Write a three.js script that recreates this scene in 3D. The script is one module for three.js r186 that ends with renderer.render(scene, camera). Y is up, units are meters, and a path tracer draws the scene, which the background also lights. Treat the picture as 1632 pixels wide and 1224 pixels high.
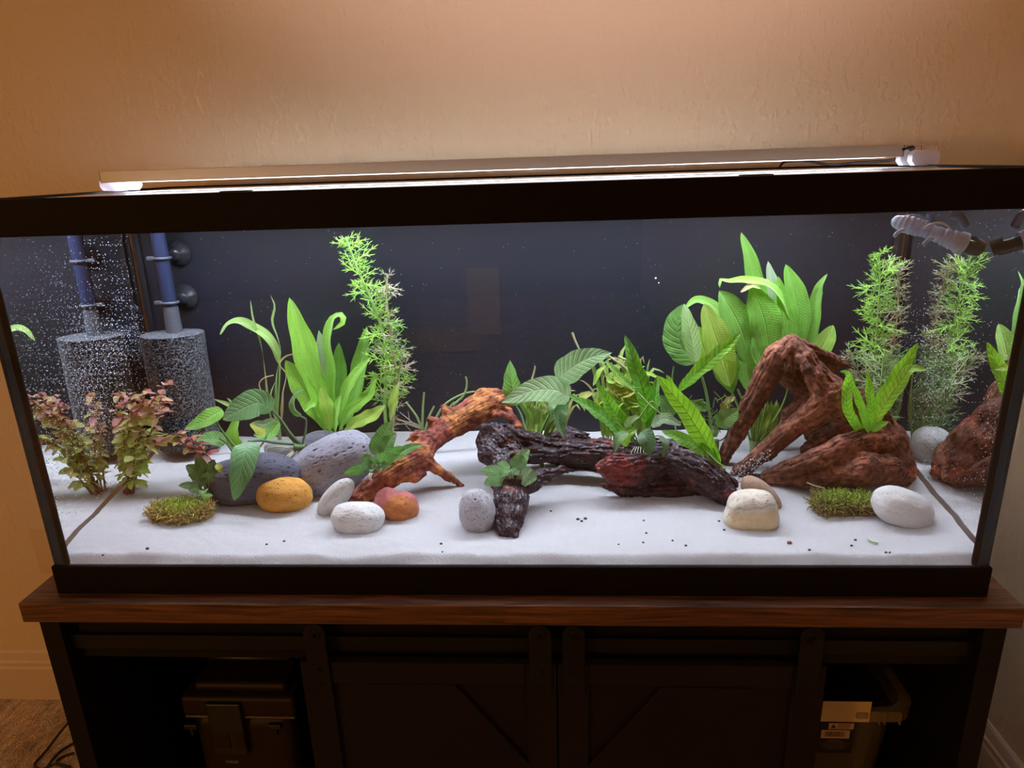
import * as THREE from 'three';
import { RoundedBoxGeometry } from 'three/addons/geometries/RoundedBoxGeometry.js';
import { mergeGeometries, mergeVertices } from 'three/addons/utils/BufferGeometryUtils.js';
import { ImprovedNoise } from 'three/addons/math/ImprovedNoise.js';
import { RectAreaLightUniformsLib } from 'three/addons/lights/RectAreaLightUniformsLib.js';
import { FontLoader } from 'three/addons/loaders/FontLoader.js';
import { TextGeometry } from 'three/addons/geometries/TextGeometry.js';

// ---------- camera, lights, exposure ----------
const IN = 0.0254, STAND_H = 26.3;                       // drawing units are inches above the stand top
const V = (x, y, z) => new THREE.Vector3(x * IN, (y + STAND_H) * IN, z * IN);
const EYE = [2.7298, 21.4907, 31.1149], PITCH = -0.30799, YAW = 0.062496, ROLL = -0.033212, FOCAL = 1109.357;
const scene = new THREE.Scene();
scene.background = new THREE.Color(0x000000);
const camera = new THREE.PerspectiveCamera(2 * Math.atan(612 / FOCAL) * 180 / Math.PI, 1632 / 1224, 0.02, 30);
camera.position.copy(V(...EYE));
camera.rotation.set(PITCH, YAW, ROLL, 'YXZ');
scene.add(camera);
const EXPOSURE = 2.0;
const renderer = new THREE.WebGLRenderer({ antialias: true });
renderer.toneMapping = THREE.LinearToneMapping;
renderer.toneMappingExposure = EXPOSURE;
renderer.shadowMap.enabled = true;
RectAreaLightUniformsLib.init();
const TANK_LIGHT = 49.0, ROOM_LIGHT = 1.75, SPOT_LIGHT = 6.4;
const ledLight = new THREE.RectAreaLight(new THREE.Color(0.91, 0.985, 1.15), TANK_LIGHT, 45.6 * IN, 0.9 * IN);   // the aquarium light bar
ledLight.position.copy(V(-0.9, 21.66, -11.8)); ledLight.rotation.x = -Math.PI / 2; ledLight.name = 'light_bar_glow';
scene.add(ledLight);
const roomLight = new THREE.PointLight(new THREE.Color(1.0, 0.49, 0.12), ROOM_LIGHT);                          // the warm lamp of the room
roomLight.position.copy(V(-72, 18, 92)); roomLight.shadow.radius = 4; roomLight.castShadow = true; roomLight.name = 'room_lamp_glow';
scene.add(roomLight);

const SPOT = V(4, 66, 75);
const spotLight = new THREE.SpotLight(new THREE.Color(1.0, 0.78, 0.86), SPOT_LIGHT, 0, 24.5 * Math.PI / 180, 0.4);     // paler ceiling spot that washes the upper wall
spotLight.position.copy(SPOT); spotLight.target.position.copy(V(6, 63.5, -21.6)); spotLight.castShadow = true; spotLight.name = 'ceiling_spot_glow';
scene.add(spotLight, spotLight.target);

// ---------- helpers ----------
let seed = 7;
const rnd = () => { seed = (seed * 1664525 + 1013904223) % 4294967296; return seed / 4294967296; };
const rr = (a, b) => a + (b - a) * rnd();
const PN = new ImprovedNoise();
const nz = (x, y, z = 0) => PN.noise(x + 31.7, y + 17.3, z + 57.1);
const fbm = (x, y, z, o = 4) => { let s = 0, a = 0.5, f = 1; for (let i = 0; i < o; i++) { s += a * nz(x * f, y * f, z * f); a *= 0.5; f *= 2.03; } return s; };
const clamp = (x, a = 0, b = 1) => Math.min(b, Math.max(a, x));
const mix = (a, b, t) => a + (b - a) * t;
const smooth = (a, b, x) => { const t = clamp((x - a) / (b - a)); return t * t * (3 - 2 * t); };
const lin = (r, g, b) => new THREE.Color().setRGB(r, g, b);
const used = new Map();
function numbered(name) { const n = used.get(name) ?? 0; used.set(name, n + 1); return n ? `${name}_${String(n).padStart(3, '0')}` : name; }
function tag(o, label, category, group, kind) {
  if (label) o.userData.label = label;
  if (category) o.userData.category = category;
  if (group) o.userData.group = group;
  if (kind) o.userData.kind = kind;
  return o;
}
function add(name, geometry, material, parent = scene) {
  const m = new THREE.Mesh(geometry, material);
  m.name = parent === scene ? numbered(name) : partName(parent, name);
  m.castShadow = m.receiveShadow = true; parent.add(m); return m;
}
function partName(parent, name) { const k = parent.uuid + name, n = used.get(k) ?? 0; used.set(k, n + 1); return n ? `${name}_${String(n).padStart(3, '0')}` : name; }
function thing(name, label, category, at, group) {
  const g = new THREE.Group(); g.name = numbered(name); scene.add(g);
  if (at) g.position.copy(at);
  return tag(g, label, category, group);
}
// geometry given in the scene's coordinates, moved to its thing's own base
const local = (g, o) => g.clone().translate(-o.position.x, -o.position.y, -o.position.z);
function part(o, name, geometry, material) { return add(name, local(geometry, o), material, o); }
function struct(name, geometry, material) { const m = add(name, geometry, material); m.userData.kind = 'structure'; return m; }
function box(x0, x1, y0, y1, z0, z1, r = 0.04, seg = 2) {
  const w = (x1 - x0) * IN, h = (y1 - y0) * IN, d = (z1 - z0) * IN, c = V((x0 + x1) / 2, (y0 + y1) / 2, (z0 + z1) / 2);
  const g = r > 0 ? new RoundedBoxGeometry(w, h, d, seg, Math.min(r * IN, w / 2.1, h / 2.1, d / 2.1)) : new THREE.BoxGeometry(w, h, d);
  return g.translate(c.x, c.y, c.z);
}
// uv in metres from the position, by the axis that the face looks along
function metreUV(g) {
  g.computeVertexNormals?.call(g);
  const p = g.attributes.position, n = g.attributes.normal, uv = new Float32Array(p.count * 2);
  for (let i = 0; i < p.count; i++) {
    const ax = Math.abs(n.getX(i)), ay = Math.abs(n.getY(i)), az = Math.abs(n.getZ(i));
    uv[2 * i] = ax > ay && ax > az ? p.getZ(i) : p.getX(i);
    uv[2 * i + 1] = ay > ax && ay > az ? p.getZ(i) : p.getY(i);
  }
  return g.setAttribute('uv', new THREE.BufferAttribute(uv, 2));
}
const plainBox = (...a) => metreUV(box(...a, 0));
function merge(list) { return mergeGeometries(list.map((g) => { const c = g.index ? g.toNonIndexed() : g.clone(); for (const k of Object.keys(c.attributes)) if (!['position', 'normal', 'uv'].includes(k)) c.deleteAttribute(k); if (!c.attributes.uv) c.setAttribute('uv', new THREE.BufferAttribute(new Float32Array(c.attributes.position.count * 2), 2)); return c; })); }
function tube(pts, r, seg = 24, sides = 8, r1 = r, closed = false) {
  const c = pts.length === 2 ? new THREE.LineCurve3(pts[0], pts[1]) : new THREE.CatmullRomCurve3(pts, closed);
  const g = new THREE.TubeGeometry(c, seg, 1, sides, closed), p = g.attributes.position, q = new THREE.Vector3(), o = new THREE.Vector3();
  for (let i = 0; i <= seg; i++) { c.getPointAt(i / seg, o); const rad = mix(r, r1, i / seg); for (let j = 0; j <= sides; j++) { const k = i * (sides + 1) + j; q.fromBufferAttribute(p, k).sub(o).multiplyScalar(rad).add(o); p.setXYZ(k, q.x, q.y, q.z); } }
  return g;
}
function texture(w, h, fn, srgb = false, rx = 1, ry = 1) {
  const d = new Uint8Array(w * h * 4);
  for (let y = 0; y < h; y++) for (let x = 0; x < w; x++) { const c = fn(x / w, y / h), k = (y * w + x) * 4; for (let i = 0; i < 3; i++) d[k + i] = 255 * clamp(Array.isArray(c) ? c[i] : c); d[k + 3] = 255; }
  const t = new THREE.DataTexture(d, w, h); t.wrapS = t.wrapT = THREE.RepeatWrapping; t.magFilter = THREE.LinearFilter; t.minFilter = THREE.LinearMipmapLinearFilter; t.generateMipmaps = true;
  if (srgb) t.colorSpace = THREE.SRGBColorSpace;
  t.repeat.set(rx, ry); t.needsUpdate = true; return t;
}
// noise that repeats over the unit square
function tileNoise(u, v, f, o = 4, s = 0) {
  let r = 0, a = 0.5; const T = Math.PI * 2;
  for (let i = 0; i < o; i++) { const k = f * 2 ** i / T; r += a * (PN.noise(Math.cos(u * T) * k + s, Math.sin(u * T) * k + 9.1, Math.cos(v * T) * k + 3.3 + s) + PN.noise(Math.sin(v * T) * k + 5.7 + s, Math.cos(u * T) * k + 2.2, Math.sin(u * T) * k + 1.9)) * 0.7; a *= 0.5; }
  return r;
}
const std = (color, roughness = 0.6, extra = {}) => new THREE.MeshPhysicalMaterial({ color, roughness, metalness: 0, ...extra });

// rays of the lens, bent at the front glass: where a thing stands in the water at a given depth, or on the sand
const RM = new THREE.Matrix4().makeRotationFromEuler(camera.rotation);
const GLASS_Z = -0.12, WATER_N = 1.333;
function ray(u, v) { return new THREE.Vector3((u - 816) / FOCAL, -(v - 612) / FOCAL, -1).applyMatrix4(RM).normalize(); }
function wet(u, v) {
  const d = ray(u, v), t = (GLASS_Z - EYE[2]) / d.z, p = [EYE[0] + t * d.x, EYE[1] + t * d.y, GLASS_Z], x = d.x / WATER_N, y = d.y / WATER_N;
  return [p, [x, y, -Math.sqrt(1 - x * x - y * y)]];
}
function wi(u, v, z) { const [p, d] = wet(u, v), t = (z - p[2]) / d[2]; return [p[0] + t * d[0], p[1] + t * d[1], z]; }   // inches
const W = (u, v, z) => V(...wi(u, v, z));                                                                               // metres
function ai(u, v, z) { const d = ray(u, v), t = (z - EYE[2]) / d.z; return [EYE[0] + t * d.x, EYE[1] + t * d.y, z]; }   // in air
const pxm = (u, v, z, n = 1) => W(u + n, v, z).distanceTo(W(u, v, z));                                                  // metres across n pixels
function sandHeight(x, z) {
  const front = smooth(-2.4, 0, z);
  return 2.1 - 0.106 * z + 0.2 * nz(x * 0.16, z * 0.2, 2) + 0.07 * nz(x * 0.5, z * 0.6, 5) + 0.025 * nz(x * 1.7, z * 1.9, 8)
    - (0.62 + 0.2 * nz(x * 0.4, 2.2, 4)) * smooth(-0.85, -0.22, z) - front * (0.02 + 0.34 * Math.max(0, nz(x * 0.21 + 1.4, 3.3, 1)) + 0.12 * nz(x * 0.55, 7.7, 2) + 0.5 * Math.exp(-(((x + 8) / 1.6) ** 2)));
}
function si(u, v) { const [p, d] = wet(u, v); let a = 0, b = 40; for (let i = 0; i < 40; i++) { const m = (a + b) / 2; if (p[1] + m * d[1] > sandHeight(p[0] + m * d[0], p[2] + m * d[2])) a = m; else b = m; } return [p[0] + a * d[0], p[1] + a * d[1], p[2] + a * d[2]]; }
const S = (u, v) => V(...si(u, v));

// ---------- the room ----------
const wallBump = texture(512, 512, (u, v) => { const a = tileNoise(u, v, 26, 3), b = tileNoise(u, v, 60, 2, 4); return 0.5 + 0.55 * smooth(0.02, 0.3, a) - 0.1 + 0.14 * b; });
wallBump.repeat.set(2.6, 2.6);
const wallMat = std(lin(0.78, 0.63, 0.42), 0.75, { bumpMap: wallBump, bumpScale: 0.0011 });
const WB = -21.6, WR = 36.2, WL = -150, WF = 230, TOP = 70;   // wall planes, ceiling (inches; the floor lies at -STAND_H)
struct('wall_back', plainBox(WL - 4, WR + 4, -STAND_H - 1, TOP + 4, WB - 4, WB), wallMat);
struct('wall_right', plainBox(WR, WR + 4, -STAND_H - 1, TOP + 4, WB, WF), wallMat);
struct('wall_left', plainBox(WL - 4, WL, -STAND_H - 1, TOP + 4, WB, WF), wallMat);
struct('wall_front', plainBox(WL - 4, WR + 4, -STAND_H - 1, TOP + 4, WF, WF + 4), std(lin(0.1, 0.07, 0.05), 0.9));
struct('ceiling', plainBox(WL - 4, WR + 4, TOP, TOP + 4, WB - 4, WF + 4), std(lin(0.7, 0.68, 0.64), 0.9));
const carpetBump = texture(512, 512, (u, v) => 0.5 + 0.9 * tileNoise(u, v, 90, 3) + 0.4 * tileNoise(u, v, 12, 2, 3));
carpetBump.repeat.set(3, 3);
const carpetMap = texture(256, 256, (u, v) => { const k = 0.82 + 0.3 * tileNoise(u, v, 40, 3, 6) + 0.25 * tileNoise(u, v, 7, 2, 2); return [k, k * 0.97, k * 0.92]; }, true); carpetMap.repeat.set(2, 2);
const carpetMat = std(lin(0.95, 0.74, 0.48), 1, { bumpMap: carpetBump, bumpScale: 0.012, map: carpetMap, sheen: 0.3 });
struct('floor', plainBox(WL - 4, WR + 4, -STAND_H - 3, -STAND_H, WB - 4, WF + 4), carpetMat);
const trimMat = std(lin(0.72, 0.58, 0.42), 0.45);
function baseboard(name, len, place) {
  const s = new THREE.Shape([[0, 0], [0.62, 0], [0.62, 3.5], [0.5, 3.72], [0.5, 4.1], [0.36, 4.25], [0.3, 4.55], [0.22, 5.0], [0.1, 5.25], [0, 5.25]].map(([x, y]) => new THREE.Vector2(x * IN, y * IN)));
  const g = new THREE.ExtrudeGeometry(s, { depth: len * IN, bevelEnabled: false }); place(g); return struct(name, g, trimMat);
}
baseboard('baseboard_back', WR - WL - 0.7, (g) => { g.rotateY(-Math.PI / 2); const p = V(WR - 0.65, -STAND_H, WB); g.translate(p.x, p.y, p.z); });
baseboard('baseboard_right', WF - WB, (g) => { g.rotateY(Math.PI); const p = V(WR, -STAND_H, WF); g.translate(p.x, p.y, p.z); });
{
  const p = V(-42.3, -10.2, WB), o = thing('wall_outlet', 'cream plastic outlet plate low on the back wall behind the stand', 'outlet', p), m = std(lin(0.72, 0.56, 0.36), 0.4);
  part(o, 'cover_plate', box(-43.9, -41.1, -12.6, -8.0, WB, WB + 0.22, 0.1), m);
  for (const y of [-9.3, -11.3]) part(o, 'socket', box(-43.1, -41.9, y - 0.55, y + 0.55, WB + 0.2, WB + 0.3, 0.08), m);
}
{
  const p = V(-72, 18, 92), o = thing('floor_lamp', 'warm floor lamp standing across the room from the aquarium', 'lamp', V(-72, -STAND_H, 92)), dark = std(0x151515, 0.4);
  part(o, 'bulb', new THREE.SphereGeometry(0.045, 20, 14).translate(p.x, p.y, p.z), new THREE.MeshStandardMaterial({ color: 0xffffff, emissive: lin(1, 0.5, 0.15), emissiveIntensity: 3 }));
  part(o, 'pole', tube([V(-72, -STAND_H + 0.5, 92), V(-72, 15.8, 92)], 0.012, 4, 12), dark);
  part(o, 'base', new THREE.LatheGeometry([[0, 0], [0.14, 0], [0.145, 0.008], [0.13, 0.02], [0.02, 0.035], [0, 0.035]].map(([x, y]) => new THREE.Vector2(x, y)), 40).translate(p.x, 0, p.z), dark);
}

{
  const o = thing('ceiling_spotlight', 'small spotlight under the ceiling turned to the upper wall', 'lamp', V(4, TOP, 75)), p = SPOT, m = std(0x333333, 0.4);
  part(o, 'bulb', new THREE.SphereGeometry(0.03, 24, 16).translate(p.x, p.y, p.z), new THREE.MeshStandardMaterial({ color: 0xffffff, emissive: lin(1, 0.85, 0.85), emissiveIntensity: 2 }));
  part(o, 'shade', new THREE.CylinderGeometry(0.045, 0.045, 0.1, 24, 1, true).rotateX(Math.PI / 2).translate(p.x, p.y, p.z + 0.03), m);
  part(o, 'stem', tube([V(4, 67.6, 76), V(4, TOP - 0.3, 76)], 0.008, 4, 12), m);
}

// ---------- the stand ----------
const woodMap = texture(1024, 256, (u, v) => {
  const w = tileNoise(u, v, 3, 3, 1) * 0.5, streak = PN.noise(u * 5, (v + w * 0.12) * 60, 1.2) + 0.6 * PN.noise(u * 14, (v + w * 0.1) * 140, 5.2) + 0.35 * PN.noise(u * 40, v * 300, 2.2);
  const k = clamp(0.62 + 0.36 * streak, 0.2, 1.15); return [0.59 * k, 0.38 * k, 0.25 * k];
}, true); woodMap.repeat.set(1.2, 4);
const woodTop = std(0xffffff, 0.42, { map: woodMap });
const blackWood = std(lin(0.004, 0.0035, 0.004), 0.6, { specularIntensity: 0.4 }), doorWood = std(lin(0.0095, 0.007, 0.0055), 0.65, { specularIntensity: 0.4 }), ironMat = std(lin(0.006, 0.006, 0.006), 0.5, { specularIntensity: 0.5 });
{
  const X0 = -25.85, X1 = 25.6, Zf = 0.87, Zb = -20.8, FL = -STAND_H;
  const o = thing('aquarium_stand', 'black barn-door cabinet with a brown woodgrain top carrying the aquarium', 'cabinet', V(0, FL, -10));
  const top = metreUV(box(X0, X1, -1.18, 0, Zb, Zf, 0.05)); part(o, 'top_board', top, woodTop);
  part(o, 'side_panel', box(-25.2, -24.1, FL, -1.18, Zb + 0.2, 0.6, 0.03), blackWood);
  part(o, 'side_panel', box(24.0, 25.1, FL, -1.18, Zb + 0.2, 0.6, 0.03), blackWood);
  part(o, 'back_panel', box(-24.1, 24.0, FL + 1, -1.18, Zb + 0.2, Zb + 0.6, 0), blackWood);
  part(o, 'header_board', box(-24.1, 24.0, -4.2, -1.18, -0.9, -0.2, 0.03), blackWood);
  part(o, 'bottom_shelf', box(-24.1, 24.0, FL + 1.2, FL + 2.2, Zb + 0.6, -0.4, 0.03), blackWood);
  for (const x of [-8, 13]) part(o, 'divider', box(x - 0.35, x + 0.35, FL + 2.2, -4.2, Zb + 0.6, -1.2, 0.02), blackWood);
  part(o, 'sliding_rail', box(-24.1, 24.0, -3.42, -2.55, -0.12, 0.12, 0.03), ironMat);
  function door(x0, x1, flip, straps) {
    const yT = -3.72, yB = FL + 1.0, zf = 0.7, zb = 0.15, dw = part(o, 'door', box(x0, x1, yB, yT, zb, zf - 0.28, 0.03), doorWood);
    const sub = (name, g, m) => add(name, local(g, o), m, dw);
    sub('stile', box(x0, x0 + 1.62, yB, yT, zf - 0.3, zf, 0.04), doorWood); sub('stile', box(x1 - 1.62, x1, yB, yT, zf - 0.3, zf, 0.04), doorWood);
    sub('top_rail', box(x0 + 1.66, x1 - 1.66, yT - 1.35, yT, zf - 0.3, zf, 0.04), doorWood); sub('bottom_rail', box(x0 + 1.66, x1 - 1.66, yB, yB + 1.6, zf - 0.3, zf, 0.04), doorWood);
    const a = flip ? x1 - 1.7 : x0 + 1.7, s = flip ? -1 : 1, pts = [[2.0, yT - 1.42], [6.6, yT - 1.42], [10.65, yT - 7.0], [10.65, yT - 11.8]];
    const sh = new THREE.Shape(pts.map(([x, y]) => new THREE.Vector2((a + s * x) * IN, (y + STAND_H) * IN)));
    sub('diagonal_brace', new THREE.ExtrudeGeometry(sh, { depth: 0.26 * IN, bevelEnabled: true, bevelSize: 0.0008, bevelThickness: 0.0008, bevelSegments: 1 }).translate(0, 0, (zf - 0.27) * IN), doorWood);
    for (const x of straps) {
      const sp = new THREE.Shape(); sp.moveTo((x - 0.56) * IN, 0); sp.lineTo((x + 0.56) * IN, 0); sp.lineTo((x + 0.56) * IN, 3.7 * IN); sp.absarc(x * IN, 3.7 * IN, 0.56 * IN, 0, Math.PI, false);
      const strap = new THREE.ExtrudeGeometry(sp, { depth: 0.12 * IN, bevelEnabled: true, bevelSize: 0.0006, bevelThickness: 0.0006, bevelSegments: 1 }).translate(0, (-5.5 + STAND_H) * IN, (zf + 0.02) * IN);
      const bolt = (y, r, d) => { const c = V(x, y, zf + 0.14 + d / 2); return new THREE.CylinderGeometry(r * IN * 0.8, r * IN, d * IN, 6 + 12 * (r > 0.2)).rotateX(Math.PI / 2).translate(c.x, c.y, c.z); };
      sub('hanger_strap', merge([strap, bolt(-1.85, 0.36, 0.12), bolt(-1.85, 0.16, 0.26), bolt(-4.1, 0.15, 0.1), bolt(-5.05, 0.15, 0.1)]), ironMat);
      const wc = V(x, -2.1, 0.4); sub('roller_wheel', new THREE.CylinderGeometry(0.42 * IN, 0.42 * IN, 0.3 * IN, 24).rotateX(Math.PI / 2).translate(wc.x, wc.y, wc.z), ironMat);
    }
  }
  door(-11.1, 2.66, false, [-10.05, 1.84]); door(2.74, 16.55, true, [3.58, 15.6]);
}

// ---------- the aquarium ----------
const XO = 24.1, ZB = -18.35, TANK_TOP = 20.633, RIM = 1.675, BASE_H = 1.695, WATER_Y = 19.35;   // outer glass faces, frame heights, water line
const glassMat = new THREE.MeshPhysicalMaterial({ color: 0xffffff, roughness: 0, transmission: 1, thickness: 0, ior: 1.33 });
const lidMat = new THREE.MeshPhysicalMaterial({ color: lin(0.97, 0.98, 0.99), roughness: 0.3, transmission: 1, thickness: 0, ior: 1.5 });
const frameMat = std(lin(0.006, 0.004, 0.003), 0.6, { specularIntensity: 0.25 });
const sealMat = std(lin(0.006, 0.006, 0.008), 0.5, { specularIntensity: 0.2 });
const aquarium = thing('aquarium', 'large rectangular glass aquarium with black plastic rims on the wooden stand', 'aquarium', V(0, 0, -9.2));
{
  const o = aquarium, rim = (y0, y1, lip) => merge([
    box(-24.25, 24.25, y0, y1, -0.42, 0, 0.07, 3), box(-24.25, 24.25, y0, y1, -18.5, -18.08, 0.07, 3), box(-24.25, -23.83, y0, y1, -18.4, -0.1, 0.07, 3), box(23.83, 24.25, y0, y1, -18.4, -0.1, 0.07, 3),
    box(-23.9, 23.9, lip, lip + 0.16, -1.0, -0.3, 0.03), box(-23.9, 23.9, lip, lip + 0.16, -18.2, -17.5, 0.03), box(-23.9, -23.2, lip, lip + 0.16, -17.6, -0.9, 0.03), box(23.2, 23.9, lip, lip + 0.16, -17.6, -0.9, 0.03)]);
  part(o, 'top_frame', rim(TANK_TOP - RIM, TANK_TOP, TANK_TOP - 0.45), frameMat);
  part(o, 'bottom_frame', merge([box(-24.25, 24.25, 0.01, BASE_H, -0.4, 0, 0.07, 3), box(-24.25, 24.25, 0.01, BASE_H, -18.5, -18.1, 0.07, 3), box(-24.25, -23.85, 0.01, BASE_H, -18.4, -0.1, 0.07, 3), box(23.85, 24.25, 0.01, BASE_H, -18.4, -0.1, 0.07, 3)]), frameMat);
  // panes: the face towards the room and the edges; the inner face is wet and reflects nothing
  const pane = (corners) => { const g = new THREE.BufferGeometry().setAttribute('position', new THREE.Float32BufferAttribute(corners.flatMap((c) => V(...c).toArray()), 3)); g.setIndex([0, 1, 2, 0, 2, 3]); g.computeVertexNormals(); return g.toNonIndexed(); };
  const y0 = BASE_H - 0.6, y1 = TANK_TOP - 0.5, G = XO, zf = -0.1;
  part(o, 'front_pane', pane([[-G, y0, zf], [G, y0, zf], [G, y1, zf], [-G, y1, zf]]), glassMat);
  part(o, 'side_pane', pane([[-G - 0.01, y0, ZB], [-G - 0.01, y0, zf], [-G - 0.01, y1, zf], [-G - 0.01, y1, ZB]]), glassMat);
  part(o, 'side_pane', pane([[G + 0.01, y0, zf], [G + 0.01, y0, ZB], [G + 0.01, y1, ZB], [G + 0.01, y1, zf]]), glassMat);
  part(o, 'back_sheet', box(-24.0, 24.0, 0.6, TANK_TOP - 0.5, -18.3, -18.12, 0), std(lin(0.007, 0.009, 0.018), 0.5));
  { const a = wi(742, 428, -18.1), b = wi(800, 562, -18.1), c = wi(640, 524, -18.1), d = wi(766, 560, -18.1), tape = std(lin(0.017, 0.014, 0.018), 0.5); part(o, 'tape_patch', box(a[0], b[0], b[1] + 1.2, a[1], -18.125, -18.095, 0), tape); part(o, 'tape_patch', box(c[0], d[0], d[1], c[1], -18.125, -18.1, 0), std(lin(0.013, 0.012, 0.016), 0.5)); }
  for (const [sx, z0, z1] of [[-1, -0.62, -0.42], [1, -0.62, -0.42]]) part(o, 'silicone_seam', box(sx * 23.55 - 0.16, sx * 23.55 + 0.16, BASE_H - 0.5, TANK_TOP - 0.6, z0, z1, 0.06), sealMat);
  for (const sx of [-1, 1]) part(o, 'silicone_seam', box(sx * 23.6 - 0.14, sx * 23.6 + 0.14, BASE_H - 0.5, TANK_TOP - 0.6, -18.1, -17.85, 0.05), std(lin(0.014, 0.015, 0.019), 0.4));
  // edges of the side panes behind the front pane
  for (const sx of [-1, 1]) part(o, 'glass_edge', box(sx * 23.9 - 0.17, sx * 23.9 + 0.17, BASE_H - 0.5, TANK_TOP - 0.6, -0.62, -0.4, 0), std(lin(0.02, 0.05, 0.08), 0.4, { specularIntensity: 0.3 }));
}
// water: its faces against the outer glass bend and mirror the view; the surface lies under the lid
{
  const X = XO, z0 = GLASS_Z, z1 = ZB - 0.1, b = 0.7, t = WATER_Y, q = [];
  const quad = (...c) => { const p = c.map((k) => V(...k)); q.push(p[0], p[1], p[2], p[0], p[2], p[3]); };
  quad([-X, b, z0], [X, b, z0], [X, t, z0], [-X, t, z0]); quad([-X, b, z1], [-X, b, z0], [-X, t, z0], [-X, t, z1]);
  quad([X, b, z0], [X, b, z1], [X, t, z1], [X, t, z0]); quad([X, b, z1], [-X, b, z1], [-X, t, z1], [X, t, z1]); quad([-X, b, z1], [X, b, z1], [X, b, z0], [-X, b, z0]);
  const g = new THREE.BufferGeometry().setFromPoints(q); g.computeVertexNormals();
  const w = add('tank_water', g, new THREE.MeshPhysicalMaterial({ color: lin(0.985, 0.995, 1), roughness: 0, transmission: 1, thickness: 0.4, ior: WATER_N }));
  tag(w, 'clear water filling the aquarium between its glass panes', 'water', null, 'stuff');
  const s = new THREE.PlaneGeometry(47.6 * IN, 17.6 * IN, 160, 60).rotateX(-Math.PI / 2), p = s.attributes.position;
  for (let i = 0; i < p.count; i++) p.setY(i, 0.0006 * nz(p.getX(i) * 30, p.getZ(i) * 30, 1) + 0.0003 * nz(p.getX(i) * 90, p.getZ(i) * 90, 2));
  s.computeVertexNormals(); const c = V(0, WATER_Y, -9.2); s.translate(c.x, c.y, c.z);
  tag(add('water_surface', s, new THREE.MeshPhysicalMaterial({ color: 0xffffff, roughness: 0, transmission: 1, thickness: 0, ior: 1.333 })), 'gently rippled surface of the tank water under the lids', 'water', null, 'stuff');
}
// glass lids on the inner ledge
for (const [x0, x1, label] of [[-23.4, -0.02, 'clear glass lid over the left half of the aquarium'], [0.1, 23.4, 'clear glass lid over the right half of the aquarium']]) {
  const y = TANK_TOP - 0.27, o = thing('glass_lid', label, 'lid', V((x0 + x1) / 2, y, -9));
  part(o, 'front_panel', box(x0, x1, y, y + 0.15, -9.0, -0.6, 0), lidMat);
  part(o, 'back_panel', box(x0, x1, y, y + 0.15, -17.7, -9.4, 0), lidMat);
  part(o, 'hinge_strip', box(x0, x1, y - 0.03, y + 0.2, -9.45, -8.95, 0.05), std(lin(0.5, 0.5, 0.52), 0.3, { transmission: 0.6, thickness: 0 }));
  part(o, 'handle', box((x0 + x1) / 2 - 0.7, (x0 + x1) / 2 + 0.7, y + 0.15, y + 0.3, -1.6, -1.1, 0.05), std(lin(0.02, 0.02, 0.02), 0.4));
}
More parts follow.
